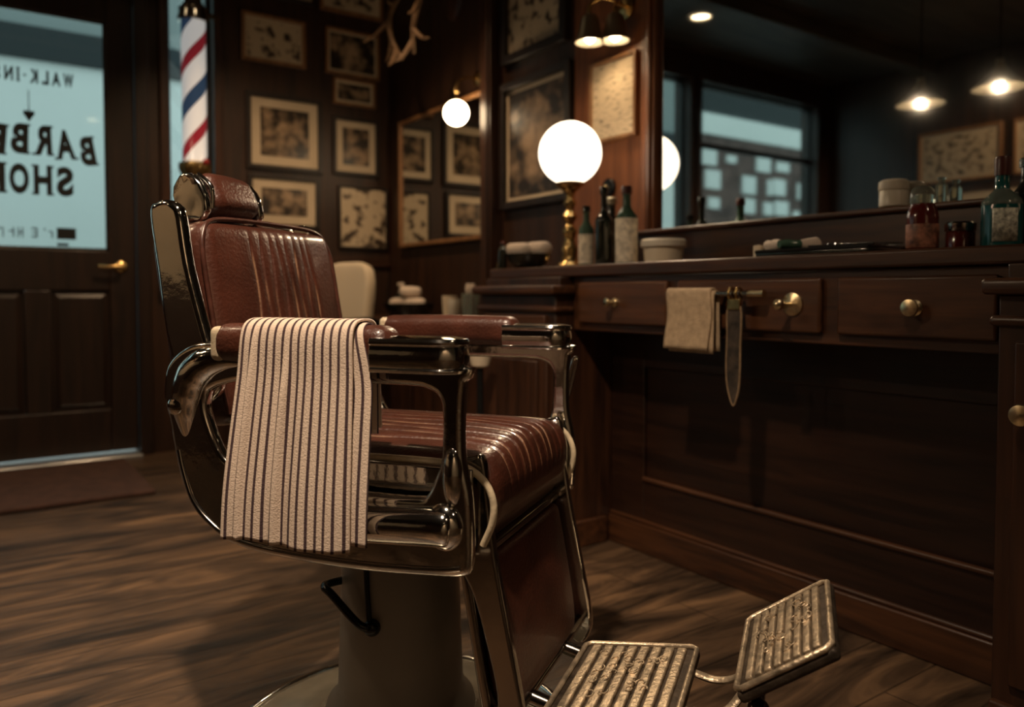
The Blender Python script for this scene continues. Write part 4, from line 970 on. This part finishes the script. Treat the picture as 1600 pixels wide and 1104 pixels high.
for i, (dx, dy, dz, rz) in enumerate(((-.01, .055, .088, .4), (.0, -.058, .088, -.2), (.01, .0, .136, 1.2))):
    o = rbox(.050, .055, .024, .020, (3, 3, 2), lambda x, y, z, a, b_, c: (x, y, z + .004*sin(x*50 + y*30))).xf(Matrix.Rotation(rz, 4, 'Z')).build('folded_towel', M['terry'], None, merge=True)
    o.location = (1.87 + dx, 3.62 + dy, Z2 + dz - .012*(i < 2))
    tag(o, ('cream towel in the dark basin, the far one', 'cream towel in the dark basin, the near one', 'cream towel lying on top in the dark basin')[i], 'towel', 'towels in the basin')
def tumbler(label, loc, r, h, m, stuff):
    t = thing('tumbler', label, 'tumbler', loc)
    MB().lathe([(r*.8, 0), (r*.85, .002), (r, h), (r*.93, h), (r*.78, .008), (.001, .007)], n=28).build('body', m, t)
    return t
tumbler('cream ceramic tumbler on the low cabinet beside the tall glass', (1.83, 3.13, Z2), .036, .115, M['cream'], 0)
tumbler('pale glass tumbler on the low cabinet nearest the counter end', (1.80, 2.90, Z2), .040, .125, M['clear'], 0)
tumbler('small cream cup on the low cabinet between the tumblers', (1.79, 3.02, Z2), .030, .100, M['white'], 0)
for i, (dx, dy, lb) in enumerate(((-.012, .010, 'shaving brush with a pale tuft standing in the glass tumbler'), (.014, -.008, 'thin brush leaning in the glass tumbler'))):
    t = thing('brush', lb, 'brush', (1.80 + dx, 2.90 + dy, Z2 + .010))
    MB().tube([(0, 0, 0), (.006*(1 - 2*i), 0, .11)], [.006, .007]).build('handle', M['redglass'], t)
    MB().tube([(.006*(1 - 2*i), 0, .11), (.008*(1 - 2*i), 0, .14), (.009*(1 - 2*i), 0, .158)], [.008, .014, .010]).build('bristles', M['terry'], t)
bottle('bottle', 'tall bottle with a brass spray top on the low cabinet', (1.92, 2.84, Z2), .032, .26, M['darkglass'], neck=.4, capm=M['brass'], shoulder=.58)
bottle('bottle', 'short round bottle with a pink cap at the back of the low cabinet', (1.95, 3.86, Z2), .03, .185, M['darkglass'], neck=.5, capm=M['terry'], shoulder=.62)
# pale chair behind
pc = thing('salon_chair', 'pale cream chair with a rounded back, behind the barber chair', 'chair', (1.30, 3.50, 0), radians(200))
rbox(.24, .23, .05, .04, (4, 4, 2)).xf(Matrix.Translation((0, 0, .50))).build('seat', M['darkglass'], pc, merge=True)
rbox(.035, .18, .175, .034, (3, 6, 6), lambda x, y, z, a, b_, c: (x - .02*(y/.18)**2*-1, y*(1 - .22*max(0, z/.175)**3), z - .03*max(0, z/.175)*(y/.18)**4)).xf(Matrix.Translation((-.24, 0, .785)) @ Matrix.Rotation(radians(-8), 4, 'Y')).build('backrest', M['cream'], pc, merge=True)
for s in (-1, 1):
    MB().tube(catmull([(-.22, s*.235, .46), (-.20, s*.25, .66), (.0, s*.25, .68), (.18, s*.25, .66), (.2, s*.235, .46)], 6), .014).build('arm', M['black'], pc)
MB().lathe([(.24, 0), (.24, .012), (.05, .035), (.03, .05), (.03, .46)], n=36).build('pedestal', M['dkchrome'], pc)
# enamel bowl on a stand
es = thing('bowl_stand', 'cream bowl on a slim dark floor stand, seen under the far chair arm', 'stand', (1.375, 2.155, 0))
MB().lathe([(.045, 0), (.045, .012), (.018, .03), (.011, .05), (.011, .56)], n=28).build('stand', M['black'], es)
MB().lathe([(.012, .56), (.03, .568), (.038, .595), (.040, .604), (.036, .604), (.022, .58), (.001, .575)], n=32).build('bowl', M['cream'], es)
bpy.context.view_layer.update()
